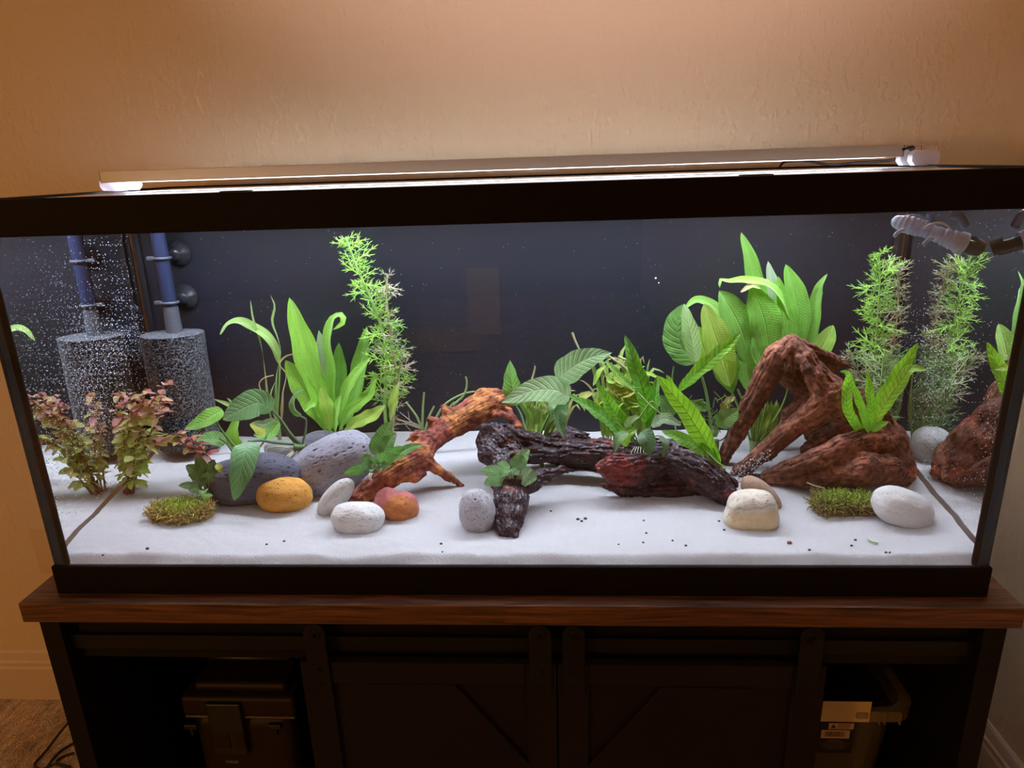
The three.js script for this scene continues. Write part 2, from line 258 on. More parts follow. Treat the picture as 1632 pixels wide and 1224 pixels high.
// ---------- the light bar ----------
{
  const o = thing('light_bar', 'slim aluminium light bar on frosted end brackets across the aquarium rim', 'lamp', V(-1, TANK_TOP, -11));
  const alu = std(lin(0.58, 0.57, 0.53), 0.45, { metalness: 0.3 }), y0 = 21.08, y1 = 21.76, X0 = -24.0, X1 = 22.3;
  part(o, 'housing', merge([box(X0, X1, y1 - 0.05, y1, -12.9, -10.7, 0.05, 3), box(X0, X1, y0 + 0.02, y1 - 0.02, -10.83, -10.7, 0.03), box(X0, X1, y0 - 0.03, y1 - 0.02, -12.9, -12.77, 0.03)]), alu);
  part(o, 'end_cap', box(X1 - 0.02, X1 + 0.06, y0 + 0.02, y1 - 0.02, -12.85, -10.75, 0.02), std(lin(0.03, 0.03, 0.03), 0.4));
  part(o, 'end_cap', box(X0 - 0.06, X0 + 0.02, y0 + 0.02, y1 - 0.02, -12.85, -10.75, 0.02), std(lin(0.03, 0.03, 0.03), 0.4));
  const led = new THREE.InstancedMesh(new THREE.CylinderGeometry(0.11 * IN, 0.11 * IN, 0.04 * IN, 10), new THREE.MeshStandardMaterial({ color: 0xffffff, emissive: lin(1, 0.93, 1), emissiveIntensity: 12 }), 3 * 84), M = new THREE.Matrix4(), col = new THREE.Color();
  let k = 0; for (const z of [-12.1, -11.8, -11.5]) for (let i = 0; i < 84; i++) { const c = V(X0 + 0.8 + i * 0.538, y1 - 0.08, z).sub(o.position); M.makeTranslation(c.x, c.y, c.z); led.setMatrixAt(k, M); led.setColorAt(k++, col.setRGB(1, 1, 1)); }
  led.name = 'led_lens'; led.userData.kind = 'stuff'; o.add(led);
  const frost = std(lin(0.82, 0.8, 0.85), 0.35, { transmission: 0.45, thickness: 0 }), wire = std(lin(0.6, 0.6, 0.62), 0.2, { metalness: 0.9 });
  for (const [x, arm] of [[-23.55, -24.1], [23.72, 22.3]]) {
    const s = new THREE.Shape([[-0.55, 0], [0.55, 0], [0.73, 0.22], [0.73, 0.52], [0.55, 0.74], [-0.55, 0.74], [-0.73, 0.52], [-0.73, 0.22]].map(([a, b]) => new THREE.Vector2(a * IN, b * IN)));
    for (const z of [-11.5, -12.9]) { const c = V(x, TANK_TOP + 0.01, z); part(o, 'foot', new THREE.ExtrudeGeometry(s, { depth: 0.5 * IN, bevelEnabled: true, bevelSize: 0.001, bevelThickness: 0.001, bevelSegments: 2 }).translate(c.x, c.y, c.z), frost); }
    const e = x < 0 ? -24.25 : 24.3, yb = TANK_TOP + 0.7, yt = y1 - 0.08, r = 0.055 * IN;
    for (const z of [-11.2, -12.7]) { part(o, 'bracket_wire', tube([V(arm, yt, z), V(e, yt, z)], r, 4, 8), wire); part(o, 'bracket_wire', tube([V(e, yt, z), V(e, yb - 0.1, z)], r, 4, 8), wire); if (x > 0) part(o, 'bracket_wire', tube([V(x - 0.15, yt, z), V(x - 0.15, yb - 0.1, z)], r * 1.4, 4, 8), wire); }
    part(o, 'bracket_wire', tube([V(e, yt, -11.2), V(e, yt, -12.7)], r, 4, 8), wire);
  }
  part(o, 'power_cord', tube([V(22.2, 21.5, -10.5), V(23.0, 21.62, -11.2), V(23.6, 21.4, -12.6), V(23.5, 20.95, -14), V(21.5, 20.8, -15), V(20.2, 20.72, -15.5), V(19.3, 20.95, -16.4), V(18.6, 21.0, -17.6), V(18.2, 20.8, -18.7), V(18, 18, -19.6), V(18, 5, -20)], 0.085 * IN, 90, 8), std(lin(0.012, 0.012, 0.012), 0.5));
}
// ---------- sand ----------
const sandBump = texture(512, 512, (u, v) => 0.5 + 0.5 * tileNoise(u, v, 110, 2) + 0.3 * tileNoise(u, v, 30, 2, 3)); sandBump.repeat.set(9, 9);
const sandMat = std(lin(0.5, 0.5, 0.515), 0.95, { bumpMap: sandBump, bumpScale: 0.0012 });
{
  const x0 = -23.92, x1 = 23.92, z0 = -0.24, z1 = -18.08, NX = 420, NZ = 170, pos = [], uv = [], idx = [];
  for (let j = 0; j <= NZ; j++) for (let i = 0; i <= NX; i++) { const x = mix(x0, x1, i / NX), z = mix(z0, z1, j / NZ), p = V(x, sandHeight(x, z), z); pos.push(p.x, p.y, p.z); uv.push(p.x, p.z); }
  for (let j = 0; j < NZ; j++) for (let i = 0; i < NX; i++) { const a = j * (NX + 1) + i; idx.push(a, a + 1, a + NX + 1, a + 1, a + NX + 2, a + NX + 1); }
  const skirt = (list) => { for (let k = 0; k + 1 < list.length; k++) { const n = pos.length / 3; for (const [x, z] of [list[k], list[k + 1]]) for (const y of [sandHeight(x, z), 0.8]) { const p = V(x, y, z); pos.push(p.x, p.y, p.z); uv.push(p.x + p.z, p.y); } idx.push(n, n + 1, n + 2, n + 1, n + 3, n + 2); } };
  const fr = [...Array(NX + 1).keys()].map((i) => [mix(x0, x1, i / NX), z0]), le = [...Array(NZ + 1).keys()].map((j) => [x0, mix(z1, z0, j / NZ)]), ri = [...Array(NZ + 1).keys()].map((j) => [x1, mix(z0, z1, j / NZ)]);
  skirt(fr); skirt(le); skirt(ri);
  const g = new THREE.BufferGeometry().setAttribute('position', new THREE.Float32BufferAttribute(pos, 3)).setAttribute('uv', new THREE.Float32BufferAttribute(uv, 2)); g.setIndex(idx); g.computeVertexNormals();
  tag(add('sand_bed', g, sandMat), 'fine white sand bed covering the floor of the aquarium', 'sand', null, 'stuff');
}

// ---------- stones ----------
const stoneMat = (rough = 0.85) => new THREE.MeshPhysicalMaterial({ color: 0xffffff, vertexColors: true, roughness: rough });
const stoneM = stoneMat(0.85);
let ball = null;
function unitBall() {
  if (!ball) { const g = new THREE.IcosahedronGeometry(1, 40); g.deleteAttribute('uv'); g.deleteAttribute('normal'); ball = mergeVertices(g, 1e-5); }
  return ball.clone();
}
// u, v, half width and half height in pixels of the photograph, turn in degrees, depth in inches
function stone(label, u, v, a, b, turn, z, color, o = {}) {
  const { e = 2.2, lump = 0.06, pit = 0.012, depth, shape, s = rr(0, 90) } = o, g = unitBall(), p = g.attributes.position, c = new Float32Array(p.count * 3);
  const A = pxm(u, v, z, a), B = pxm(u, v, z, b), D = depth ? depth * IN : Math.min(A, B) * 1.1, q = new THREE.Vector3(), t = turn * Math.PI / 180, col = new THREE.Color();
  for (let i = 0; i < p.count; i++) {
    q.fromBufferAttribute(p, i);
    const k = Math.pow(Math.abs(q.x) ** e + Math.abs(q.y) ** e + Math.abs(q.z) ** e, -1 / e), x = q.x, y = q.y, zz = q.z;
    const f = k * (1 + lump * 2 * fbm(x * 1.3 + s, y * 1.3, zz * 1.3, 2) + 0.02 * fbm(x * 5, y * 5 + s, zz * 5, 3)), pits = Math.max(0, nz(x * 15 + s, y * 15, zz * 15) - 0.36) * 2.4;
    const r = [x * f, y * f, zz * f]; if (shape) shape(r, x, y, zz);
    const w = 1 - pit * 6 * pits - pit * 0.5 * nz(x * 30, y * 30 + s, zz * 30);
    const X = r[0] * A * w, Y = r[1] * B * w;
    p.setXYZ(i, X * Math.cos(t) - Y * Math.sin(t), X * Math.sin(t) + Y * Math.cos(t), r[2] * D * w);
    color(col, x, y, zz, s, pits); col.toArray(c, i * 3);
  }
  g.setAttribute('color', new THREE.BufferAttribute(c, 3)); g.computeVertexNormals();
  const m = add('stone', g, stoneM); m.position.copy(W(u, v, z)); return tag(m, label, 'stone');
}
const speckled = (r, g, b, amp = 0.25, dark = 0.5, fine = 26) => (c, x, y, z, s, pits) => { const n = 1 + amp * fbm(x * 2.5 + s, y * 2.5, z * 2.5, 3) + amp * 1.2 * nz(x * fine, y * fine + s, z * fine); const k = 0.82 * clamp(n * (1 - dark * pits), 0.15, 2); c.setRGB(r * k, g * k, b * k); };
stone('smooth blue-black stone lying left of the orange stone, under a drooping leaf', 402, 764, 76, 40, 8, -7.9, speckled(0.105, 0.11, 0.155, 0.28, 0.6), { lump: 0.08, e: 2.3 });
stone('round orange stone in front of the two large dark stones', 452, 789, 46, 30.5, -3, -6.9, (c, x, y, z, s, pits) => { const n = 1 + 0.35 * fbm(x * 2 + s, y * 2, z * 2, 3), d = 1 - 0.6 * pits - 0.45 * smooth(0.5, 0, Math.hypot(x + 0.35, y - 0.2)) * Math.max(0, fbm(x * 4, y * 4, z * 4) + 0.35); c.setRGB(0.62 * n * d, 0.3 * n * d, 0.055 * n * d); }, { e: 2.1, lump: 0.05 });
stone('largest stone, grey and tilted, behind the orange and white stones', 527, 743, 80, 45, 27, -9.6, speckled(0.34, 0.34, 0.41, 0.34, 0.5, 40), { lump: 0.05, e: 2.4 });
stone('small slate grey stone lying behind the largest grey stone', 505, 704, 33, 16, 14, -15.2, speckled(0.2, 0.205, 0.25, 0.25));
stone('small pale grey speckled stone behind the blue-black stone', 449, 717, 27, 15, -6, -14.2, speckled(0.28, 0.28, 0.27, 0.3, 0.6));
stone('narrow white stone leaning against the largest grey stone', 535, 793, 40, 18, 46, -5.9, speckled(0.72, 0.72, 0.7, 0.12, 0.45), { e: 2.3, lump: 0.03 });
stone('white pebble lying frontmost beside the red and orange stone', 570, 826, 42, 27, 0, -4.0, speckled(0.78, 0.77, 0.75, 0.1, 0.4), { e: 2.3, lump: 0.06, depth: 1.1 });
stone('two-toned stone, pink on its shoulder and orange on its face', 631, 805, 36, 27, -18, -5.6, (c, x, y, z, s, pits) => {
  const n = 1 + 0.4 * fbm(x * 3 + s, y * 3, z * 3, 3), o = smooth(-0.55, -0.35, x + 0.12 * nz(x * 6, y * 6, z * 6) - 0.25 * y * y) * smooth(0.95, 0.82, Math.hypot(x * 0.9, y * 0.95)); const d = 1 - 0.4 * pits;
  c.setRGB(mix(0.5, 0.5, o) * n * d, mix(0.155, 0.17, o) * n * d, mix(0.15, 0.05, o) * n * d); }, { lump: 0.08, shape: (r, x, y) => { r[1] -= 0.22 * Math.exp(-(((x + 0.15) / 0.25) ** 2)) * Math.max(0, y); } });
stone('pale grey pitted stone against the foot of the dark driftwood', 761, 816, 30, 38, 8, -4.1, speckled(0.5, 0.5, 0.54, 0.14, 0.8), { lump: 0.06, pit: 0.02, e: 2.05 });
stone('cream block-shaped stone with a yellow face, frontmost right of the dark driftwood', 1198, 815, 42, 35, 2, -4.4, (c, x, y, z, s, pits) => { const n = 1 + 0.2 * fbm(x * 3 + s, y * 3, z * 3, 3), f = smooth(0.35, 0.1, y + 0.15 * nz(x * 3, y * 3, z)) * smooth(0.95, 0.6, Math.abs(x)), k = 0.75 + 0.25 * smooth(0.02, 0.06, Math.abs(y - 0.42 - 0.1 * x + 0.06 * nz(x * 4, 1, 1))); c.setRGB(mix(0.66, 0.64, f) * n * k, mix(0.6, 0.5, f) * n * k, mix(0.5, 0.3, f) * n * k); }, { e: 3.2, lump: 0.06, depth: 1.0, shape: (r, x, y) => { r[0] *= 1 - 0.16 * y; r[1] = Math.max(r[1], -0.93); } });
stone('tan egg-shaped stone tucked behind the cream block-shaped stone', 1213, 789, 42, 20, -44, -6.6, speckled(0.56, 0.39, 0.29, 0.25, 0.4), { lump: 0.03 });
stone('large flat white pebble at the right glass beside the moss pad', 1438, 810, 53, 33, -24, -4.7, speckled(0.76, 0.75, 0.74, 0.06, 0.25), { lump: 0.04, e: 2.2, pit: 0.004, depth: 1.3 });
{ const m = stone('pale stone behind the big reddish stump, seen as a mirror image in the right glass', 1440, 725, 32, 32, 0, -13, speckled(0.55, 0.56, 0.55, 0.12, 0.3), { lump: 0.05 }); m.position.copy(V(22.75, 4.4, -13.4)); }

// ---------- driftwood: a field of tapering limbs, meshed by surface nets ----------
function limbs(chains) {
  const out = [];
  for (const ch of chains) for (let i = 0; i + 1 < ch.length; i++) {
    const [a, b] = [ch[i], ch[i + 1]];
    out.push({ a: W(a[0], a[1], a[2]), b: W(b[0], b[1], b[2]), ra: pxm(a[0], a[1], a[2], a[3]), rb: pxm(b[0], b[1], b[2], b[3]), fl: a[4] ?? 1 });
  }
  return out;
}
function driftwood(segs, { cell, k, grain, lumps, freq, stretch = 0.87, s = 0, cuts = [] }, color) {
  const lo = new THREE.Vector3(1e9, 1e9, 1e9), hi = lo.clone().negate();
  for (const g of segs) { g.ax = g.b.clone().sub(g.a); g.L2 = Math.max(g.ax.lengthSq(), 1e-9); g.ax1 = g.ax.clone().normalize(); for (const [p, r] of [[g.a, g.ra], [g.b, g.rb]]) { lo.min(p.clone().subScalar(r + 0.012)); hi.max(p.clone().addScalar(r + 0.012)); } }
  const nx = Math.ceil((hi.x - lo.x) / cell) + 1, ny = Math.ceil((hi.y - lo.y) / cell) + 1, nzz = Math.ceil((hi.z - lo.z) / cell) + 1, F = new Float32Array(nx * ny * nzz), dd = new Float32Array(segs.length);
  let n = 0;
  for (let kz = 0; kz < nzz; kz++) for (let j = 0; j < ny; j++) for (let i = 0; i < nx; i++, n++) {
    const x = lo.x + i * cell, y = lo.y + j * cell, z = lo.z + kz * cell; let d = 1;
    for (let m = 0; m < segs.length; m++) {
      const g = segs[m], px = x - g.a.x, py = y - g.a.y, pz = z - g.a.z, t = clamp((px * g.ax.x + py * g.ax.y + pz * g.ax.z) / g.L2), ex = px - t * g.ax.x, ey = py - t * g.ax.y, ez = pz - t * g.ax.z;
      const q = Math.sqrt(ex * ex + ey * ey / (g.fl * g.fl) + ez * ez) - mix(g.ra, g.rb, t); dd[m] = q;
      const h = clamp(0.5 + 0.5 * (d - q) / k); d = mix(d, q, h) - k * h * (1 - h);
    }
    for (const c of cuts) { const q = c.r - Math.hypot((x - c.p.x) / c.s[0], (y - c.p.y) / c.s[1], (z - c.p.z) / c.s[2]), h = clamp(0.5 - 0.5 * (d - q) / 0.004); d = mix(d, q, h) + 0.004 * h * (1 - h); }
    if (Math.abs(d) < 0.016) {
      let w = 0, rx = 0;
      for (let m = 0; m < segs.length; m++) { const wt = Math.exp(-(dd[m] - d) / 0.006); if (wt < 0.08) continue; const g = segs[m], t = ((x - g.a.x) * g.ax1.x + (y - g.a.y) * g.ax1.y + (z - g.a.z) * g.ax1.z) * stretch, gx = (x - t * g.ax1.x) * freq, gy = (y - t * g.ax1.y) * freq, gz = (z - t * g.ax1.z) * freq; rx += wt * (Math.abs(nz(gx, gy, gz)) * 1.4 + Math.abs(nz(gx * 2.3 + 5, gy * 2.3, gz * 2.3)) * 0.6 - 0.4); w += wt; }
      d += grain * rx / Math.max(w, 1e-6) + lumps * fbm(x * 32 + s, y * 32, z * 32, 3);
    }
    F[n] = d;
  }
  const at = (i, j, kk) => F[(kk * ny + j) * nx + i], id = new Int32Array(nx * ny * nzz).fill(-1), pos = [], idx = [];
  for (let kz = 0; kz + 1 < nzz; kz++) for (let j = 0; j + 1 < ny; j++) for (let i = 0; i + 1 < nx; i++) {
    let mask = 0; const v = []; for (let c = 0; c < 8; c++) { const f = at(i + (c & 1), j + ((c >> 1) & 1), kz + (c >> 2)); v.push(f); if (f < 0) mask |= 1 << c; }
    if (mask === 0 || mask === 255) continue;
    let sx = 0, sy = 0, sz = 0, m = 0;
    for (let c = 0; c < 8; c++) for (const bit of [1, 2, 4]) if (!(c & bit)) { const e = c | bit; if ((v[c] < 0) !== (v[e] < 0)) { const t = v[c] / (v[c] - v[e]); sx += (c & 1) + (bit === 1 ? t : 0); sy += ((c >> 1) & 1) + (bit === 2 ? t : 0); sz += (c >> 2) + (bit === 4 ? t : 0); m++; } }
    id[(kz * ny + j) * nx + i] = pos.length / 3; pos.push(lo.x + (i + sx / m) * cell, lo.y + (j + sy / m) * cell, lo.z + (kz + sz / m) * cell);
  }
  const I = (i, j, kk) => id[(kk * ny + j) * nx + i], quad = (a, b, c, d, flip) => { if (a < 0 || b < 0 || c < 0 || d < 0) return; if (flip) idx.push(a, c, b, a, d, c); else idx.push(a, b, c, a, c, d); };
  for (let kz = 1; kz + 1 < nzz; kz++) for (let j = 1; j + 1 < ny; j++) for (let i = 1; i + 1 < nx; i++) {
    const f = at(i, j, kz) < 0;
    if (f !== at(i + 1, j, kz) < 0) quad(I(i, j - 1, kz - 1), I(i, j, kz - 1), I(i, j, kz), I(i, j - 1, kz), !f);
    if (f !== at(i, j + 1, kz) < 0) quad(I(i - 1, j, kz - 1), I(i - 1, j, kz), I(i, j, kz), I(i, j, kz - 1), !f);
    if (f !== at(i, j, kz + 1) < 0) quad(I(i - 1, j - 1, kz), I(i, j - 1, kz), I(i, j, kz), I(i - 1, j, kz), !f);
  }
  const g = new THREE.BufferGeometry().setAttribute('position', new THREE.Float32BufferAttribute(pos, 3)); g.setIndex(idx); g.computeVertexNormals();
  const c = new Float32Array(pos.length), col = new THREE.Color(), N = g.attributes.normal;
  for (let i = 0; i < pos.length / 3; i++) { color(col, pos[3 * i], pos[3 * i + 1], pos[3 * i + 2], N.getX(i), N.getY(i), N.getZ(i)); col.toArray(c, i * 3); }
  return g.setAttribute('color', new THREE.BufferAttribute(c, 3));
}
function wood(label, u, v, z, segs, opt, color, rough = 0.8) {
  const o = thing('driftwood', label, 'driftwood', W(u, v, z));
  part(o, 'limb', driftwood(segs, opt, color), new THREE.MeshPhysicalMaterial({ color: 0xffffff, vertexColors: true, roughness: rough, specularIntensity: 0.6 }));
  return o;
}
const streak = (x, y, z, s) => fbm(x * 60 + s, y * 160, z * 160, 3);
// orange-brown branch on the left
wood('orange-brown forked driftwood branch rising from beside the red stone', 640, 760, -8.5, limbs([
  [[566, 792, -6.6, 8], [590, 778, -6.9, 15], [615, 760, -7.3, 19], [640, 744, -7.9, 23], [664, 730, -8.6, 24], [684, 705, -9.6, 17], [704, 688, -10.6, 19], [728, 672, -11.4, 22], [758, 656, -12, 24], [784, 643, -12.4, 20], [802, 641, -12.6, 13], [814, 648, -12.6, 3]],
  [[558, 800, -6.6, 4], [580, 794, -6.5, 8], [606, 780, -6.9, 9]],
  [[662, 726, -8.4, 18], [680, 737, -8.5, 11], [695, 747, -8.7, 8], [715, 761, -8.9, 6], [739, 777, -9.1, 4]],
  [[684, 698, -9.6, 12], [664, 696, -9.6, 9], [648, 702, -9.6, 2]], [[704, 684, -10.6, 14], [692, 674, -10.4, 8], [682, 669, -10.2, 3]],
  [[730, 664, -11.3, 14], [712, 655, -11.2, 7], [704, 648, -11.2, 2]], [[765, 646, -12.2, 16], [768, 630, -12.3, 9], [790, 626, -12.4, 7]], [[788, 640, -12.4, 14], [800, 632, -12.5, 8], [824, 645, -12.6, 2]],
  [[778, 662, -11.9, 7], [800, 660, -11.2, 5], [815, 665, -10.9, 7], [824, 680, -10.8, 8], [832, 692, -10.8, 8]], [[800, 648, -12.3, 4], [812, 654, -11.8, 3], [817, 664, -11.2, 4]],
  [[640, 752, -7.9, 14], [660, 758, -7.8, 11], [676, 755, -7.8, 4]],
]), { cell: 0.0015, k: 0.006, grain: 0.0048, lumps: 0.004, freq: 250, stretch: 0.93, s: 3 }, (c, x, y, z, nx, ny) => {
  const a = fbm(x * 120 + 3, y * 120, z * 120, 3), b = smooth(-0.1, 0.22, fbm(x * 26, y * 26 + 8, z * 26, 3) + 0.05 * ny); const k = clamp(0.8 + 1.5 * a, 0.2, 1.7);
  c.setRGB(mix(0.3, 0.52, b) * k, mix(0.085, 0.205, b) * k, mix(0.06, 0.07, b) * k); });
// dark wood in the middle
const darkAt = W(1000, 745, -9.4), redAt = W(985, 748, -7.5);
wood('low dark purple-brown driftwood spanning the middle of the sand', 960, 760, -8.5, limbs([
  [[774, 684, -9.6, 10], [773, 702, -9.4, 14], [780, 724, -8.8, 17], [800, 738, -8.4, 14]], [[790, 690, -9.9, 15], [800, 706, -9.6, 22], [815, 716, -9.4, 20]], [[785, 684, -10, 10], [815, 688, -10.4, 12], [830, 700, -10.4, 16], [870, 712, -10.2, 15], [925, 714, -10, 15], [965, 719, -9.8, 20], [1000, 728, -9.3, 24]],
  [[790, 728, -8.6, 14], [820, 726, -9, 17], [850, 724, -9.4, 13], [900, 724, -9.8, 11], [950, 728, -9.6, 16]], [[850, 716, -11.5, 18], [900, 722, -12, 20], [950, 735, -12, 22], [1000, 750, -11, 22]],
  [[962, 745, -7.2, 13], [985, 742, -7.2, 20], [1015, 745, -7.4, 22], [1045, 738, -7.8, 20], [1062, 728, -8.4, 16]], [[966, 752, -7, 10], [990, 762, -7.1, 13], [1020, 764, -7.3, 14], [1045, 752, -7.7, 12]],
  [[962, 774, -7.6, 4], [990, 780, -7.6, 9], [1030, 786, -7.8, 9], [1075, 786, -7.8, 10], [1110, 782, -7.8, 10]], [[985, 770, -8.6, 14], [1040, 770, -8.8, 18], [1090, 772, -8.6, 18]],
  [[1000, 722, -9.6, 18], [1040, 716, -10, 18], [1085, 716, -10.2, 18], [1125, 720, -10.4, 12]], [[1060, 736, -9, 20], [1085, 742, -8, 24], [1112, 752, -7.5, 26], [1138, 772, -7, 24], [1160, 790, -6.6, 18], [1178, 806, -6.4, 10]],
  [[1075, 722, -9.4, 10], [1110, 730, -9, 10], [1140, 746, -8.4, 10], [1168, 772, -7.6, 8]],
  [[788, 772, -6.4, 7], [812, 774, -6, 18], [842, 768, -6.2, 18], [868, 757, -6.8, 12], [895, 750, -7.4, 7], [914, 750, -8, 2]],
  [[810, 785, -5.8, 24], [812, 805, -4.9, 26], [812, 825, -4, 22], [812, 843, -3.3, 18], [820, 855, -2.8, 5]], [[798, 838, -3.4, 10], [804, 850, -3, 7]], [[826, 790, -5.4, 16], [830, 812, -4.6, 10]],
  [[800, 738, -8.2, 15], [798, 760, -7, 17], [803, 778, -6.4, 18]], [[882, 696, -13, 8], [905, 690, -13, 10], [932, 698, -12.6, 8]], [[905, 700, -12.4, 10], [920, 712, -11, 12]],
]), { cell: 0.0016, k: 0.0045, grain: 0.0075, lumps: 0.006, freq: 190, stretch: 0.9, s: 11 }, (c, x, y, z, nx, ny) => {
  const a = fbm(x * 70 + 11, y * 190, z * 190, 3), d = Math.hypot(x - redAt.x, (y - redAt.y) * 1.4, z - redAt.z), top = smooth(0.1, 0.9, ny), r = 0.9 * smooth(0.05, 0.02, d + 0.03 * fbm(x * 60, y * 60, z * 60, 3)) + 0.55 * smooth(0.08, 0.3, fbm(x * 30 + 3, y * 30, z * 30, 3));
  const k = 0.75 * clamp(0.85 + 1.5 * a, 0.15, 1.9), w = smooth(0.36, 0.5, nz(x * 420, y * 420, z * 420) + 0.45 * fbm(x * 30, y * 30, z * 30, 2)) * 0.5 * (0.35 + top);
  c.setRGB(mix(mix(0.05, 0.3, clamp(r)) * k, 0.38, w), mix(mix(0.025, 0.04, clamp(r)) * k, 0.36, w), mix(mix(0.035, 0.026, clamp(r)) * k, 0.4, w)); }, 0.4);
// big stump on the right
wood('tall reddish-brown driftwood stump with three root legs, under the fern at the right', 1340, 700, -10, limbs([
  [[1256, 548, -10.3, 13], [1240, 566, -10.4, 20], [1222, 600, -10.8, 20], [1200, 642, -11.4, 17], [1174, 690, -12, 14], [1150, 736, -12.5, 8]], [[1262, 556, -10, 14], [1262, 580, -9.8, 14]],
  [[1264, 548, -10.3, 14], [1284, 572, -9.8, 16], [1300, 600, -9.5, 18], [1318, 626, -9.4, 24], [1330, 640, -9.4, 26]], [[1326, 632, -9.4, 24], [1296, 656, -9.5, 20], [1258, 686, -9.8, 17], [1222, 718, -10.2, 15], [1182, 750, -10.6, 12], [1166, 760, -10.6, 7]],
  [[1330, 632, -10, 24], [1356, 645, -10.2, 30], [1384, 672, -10.2, 34], [1408, 706, -10, 36], [1424, 738, -9.6, 30], [1446, 756, -9.6, 14]], [[1395, 690, -11, 28], [1428, 722, -10.8, 22], [1452, 752, -10.2, 10]],
  [[1392, 700, -8.6, 22], [1345, 712, -8, 20], [1305, 730, -8, 18], [1262, 746, -8.6, 14], [1222, 758, -9.3, 9]], [[1226, 764, -9.2, 8], [1280, 764, -8.4, 14], [1330, 758, -7.8, 20], [1375, 748, -7.5, 30], [1412, 750, -8, 26], [1442, 764, -9, 11]],
  [[1266, 546, -10.6, 10], [1292, 557, -11.2, 9], [1322, 571, -11.8, 8], [1348, 580, -12.2, 4], [1354, 586, -12.2, 2]], [[1275, 556, -11.4, 12], [1302, 574, -12, 13], [1330, 586, -12.4, 8]], [[1310, 590, -12.4, 14], [1336, 616, -12.2, 14], [1350, 640, -11.6, 18]],
  [[1244, 568, -12, 16], [1246, 580, -14, 20], [1270, 600, -14.6, 26], [1300, 630, -14, 28], [1336, 652, -12.4, 26]], [[1244, 676, -13.6, 5], [1258, 660, -13.8, 12], [1284, 640, -14, 18]], [[1262, 560, -11.6, 16], [1284, 572, -13, 18], [1304, 590, -13.4, 18]], [[1300, 588, -11, 14], [1320, 612, -11, 18], [1340, 636, -11, 22]],
  [[1276, 572, -9.2, 7], [1286, 588, -8.9, 9]], [[1290, 716, -11, 14], [1340, 690, -11.4, 22], [1372, 682, -10.8, 22]], [[1300, 690, -12, 20], [1350, 670, -12, 24]],
]), { cell: 0.0017, k: 0.0065, grain: 0.0062, lumps: 0.005, freq: 230, stretch: 0.95, s: 23 }, (c, x, y, z, nx, ny) => {
  const a = fbm(x * 130 + 2, y * 130, z * 130, 3), b = smooth(-0.15, 0.28, fbm(x * 16, y * 16 + 8, z * 16 + 4, 3)), k = clamp(0.85 + 1.7 * a, 0.2, 1.9), r = 0.8 * smooth(0.12, 0.3, fbm(x * 24 + 9, y * 24, z * 24 + 2, 2)) * smooth(0.1, 0.03, y - W(1380, 745, -8).y) * smooth(W(1290, 745, -8).x, W(1340, 745, -8).x, x);
  c.setRGB(mix(mix(0.15, 0.33, b), 0.4, r) * k, mix(mix(0.058, 0.13, b), 0.08, r) * k, mix(mix(0.036, 0.08, b), 0.045, r) * k); });
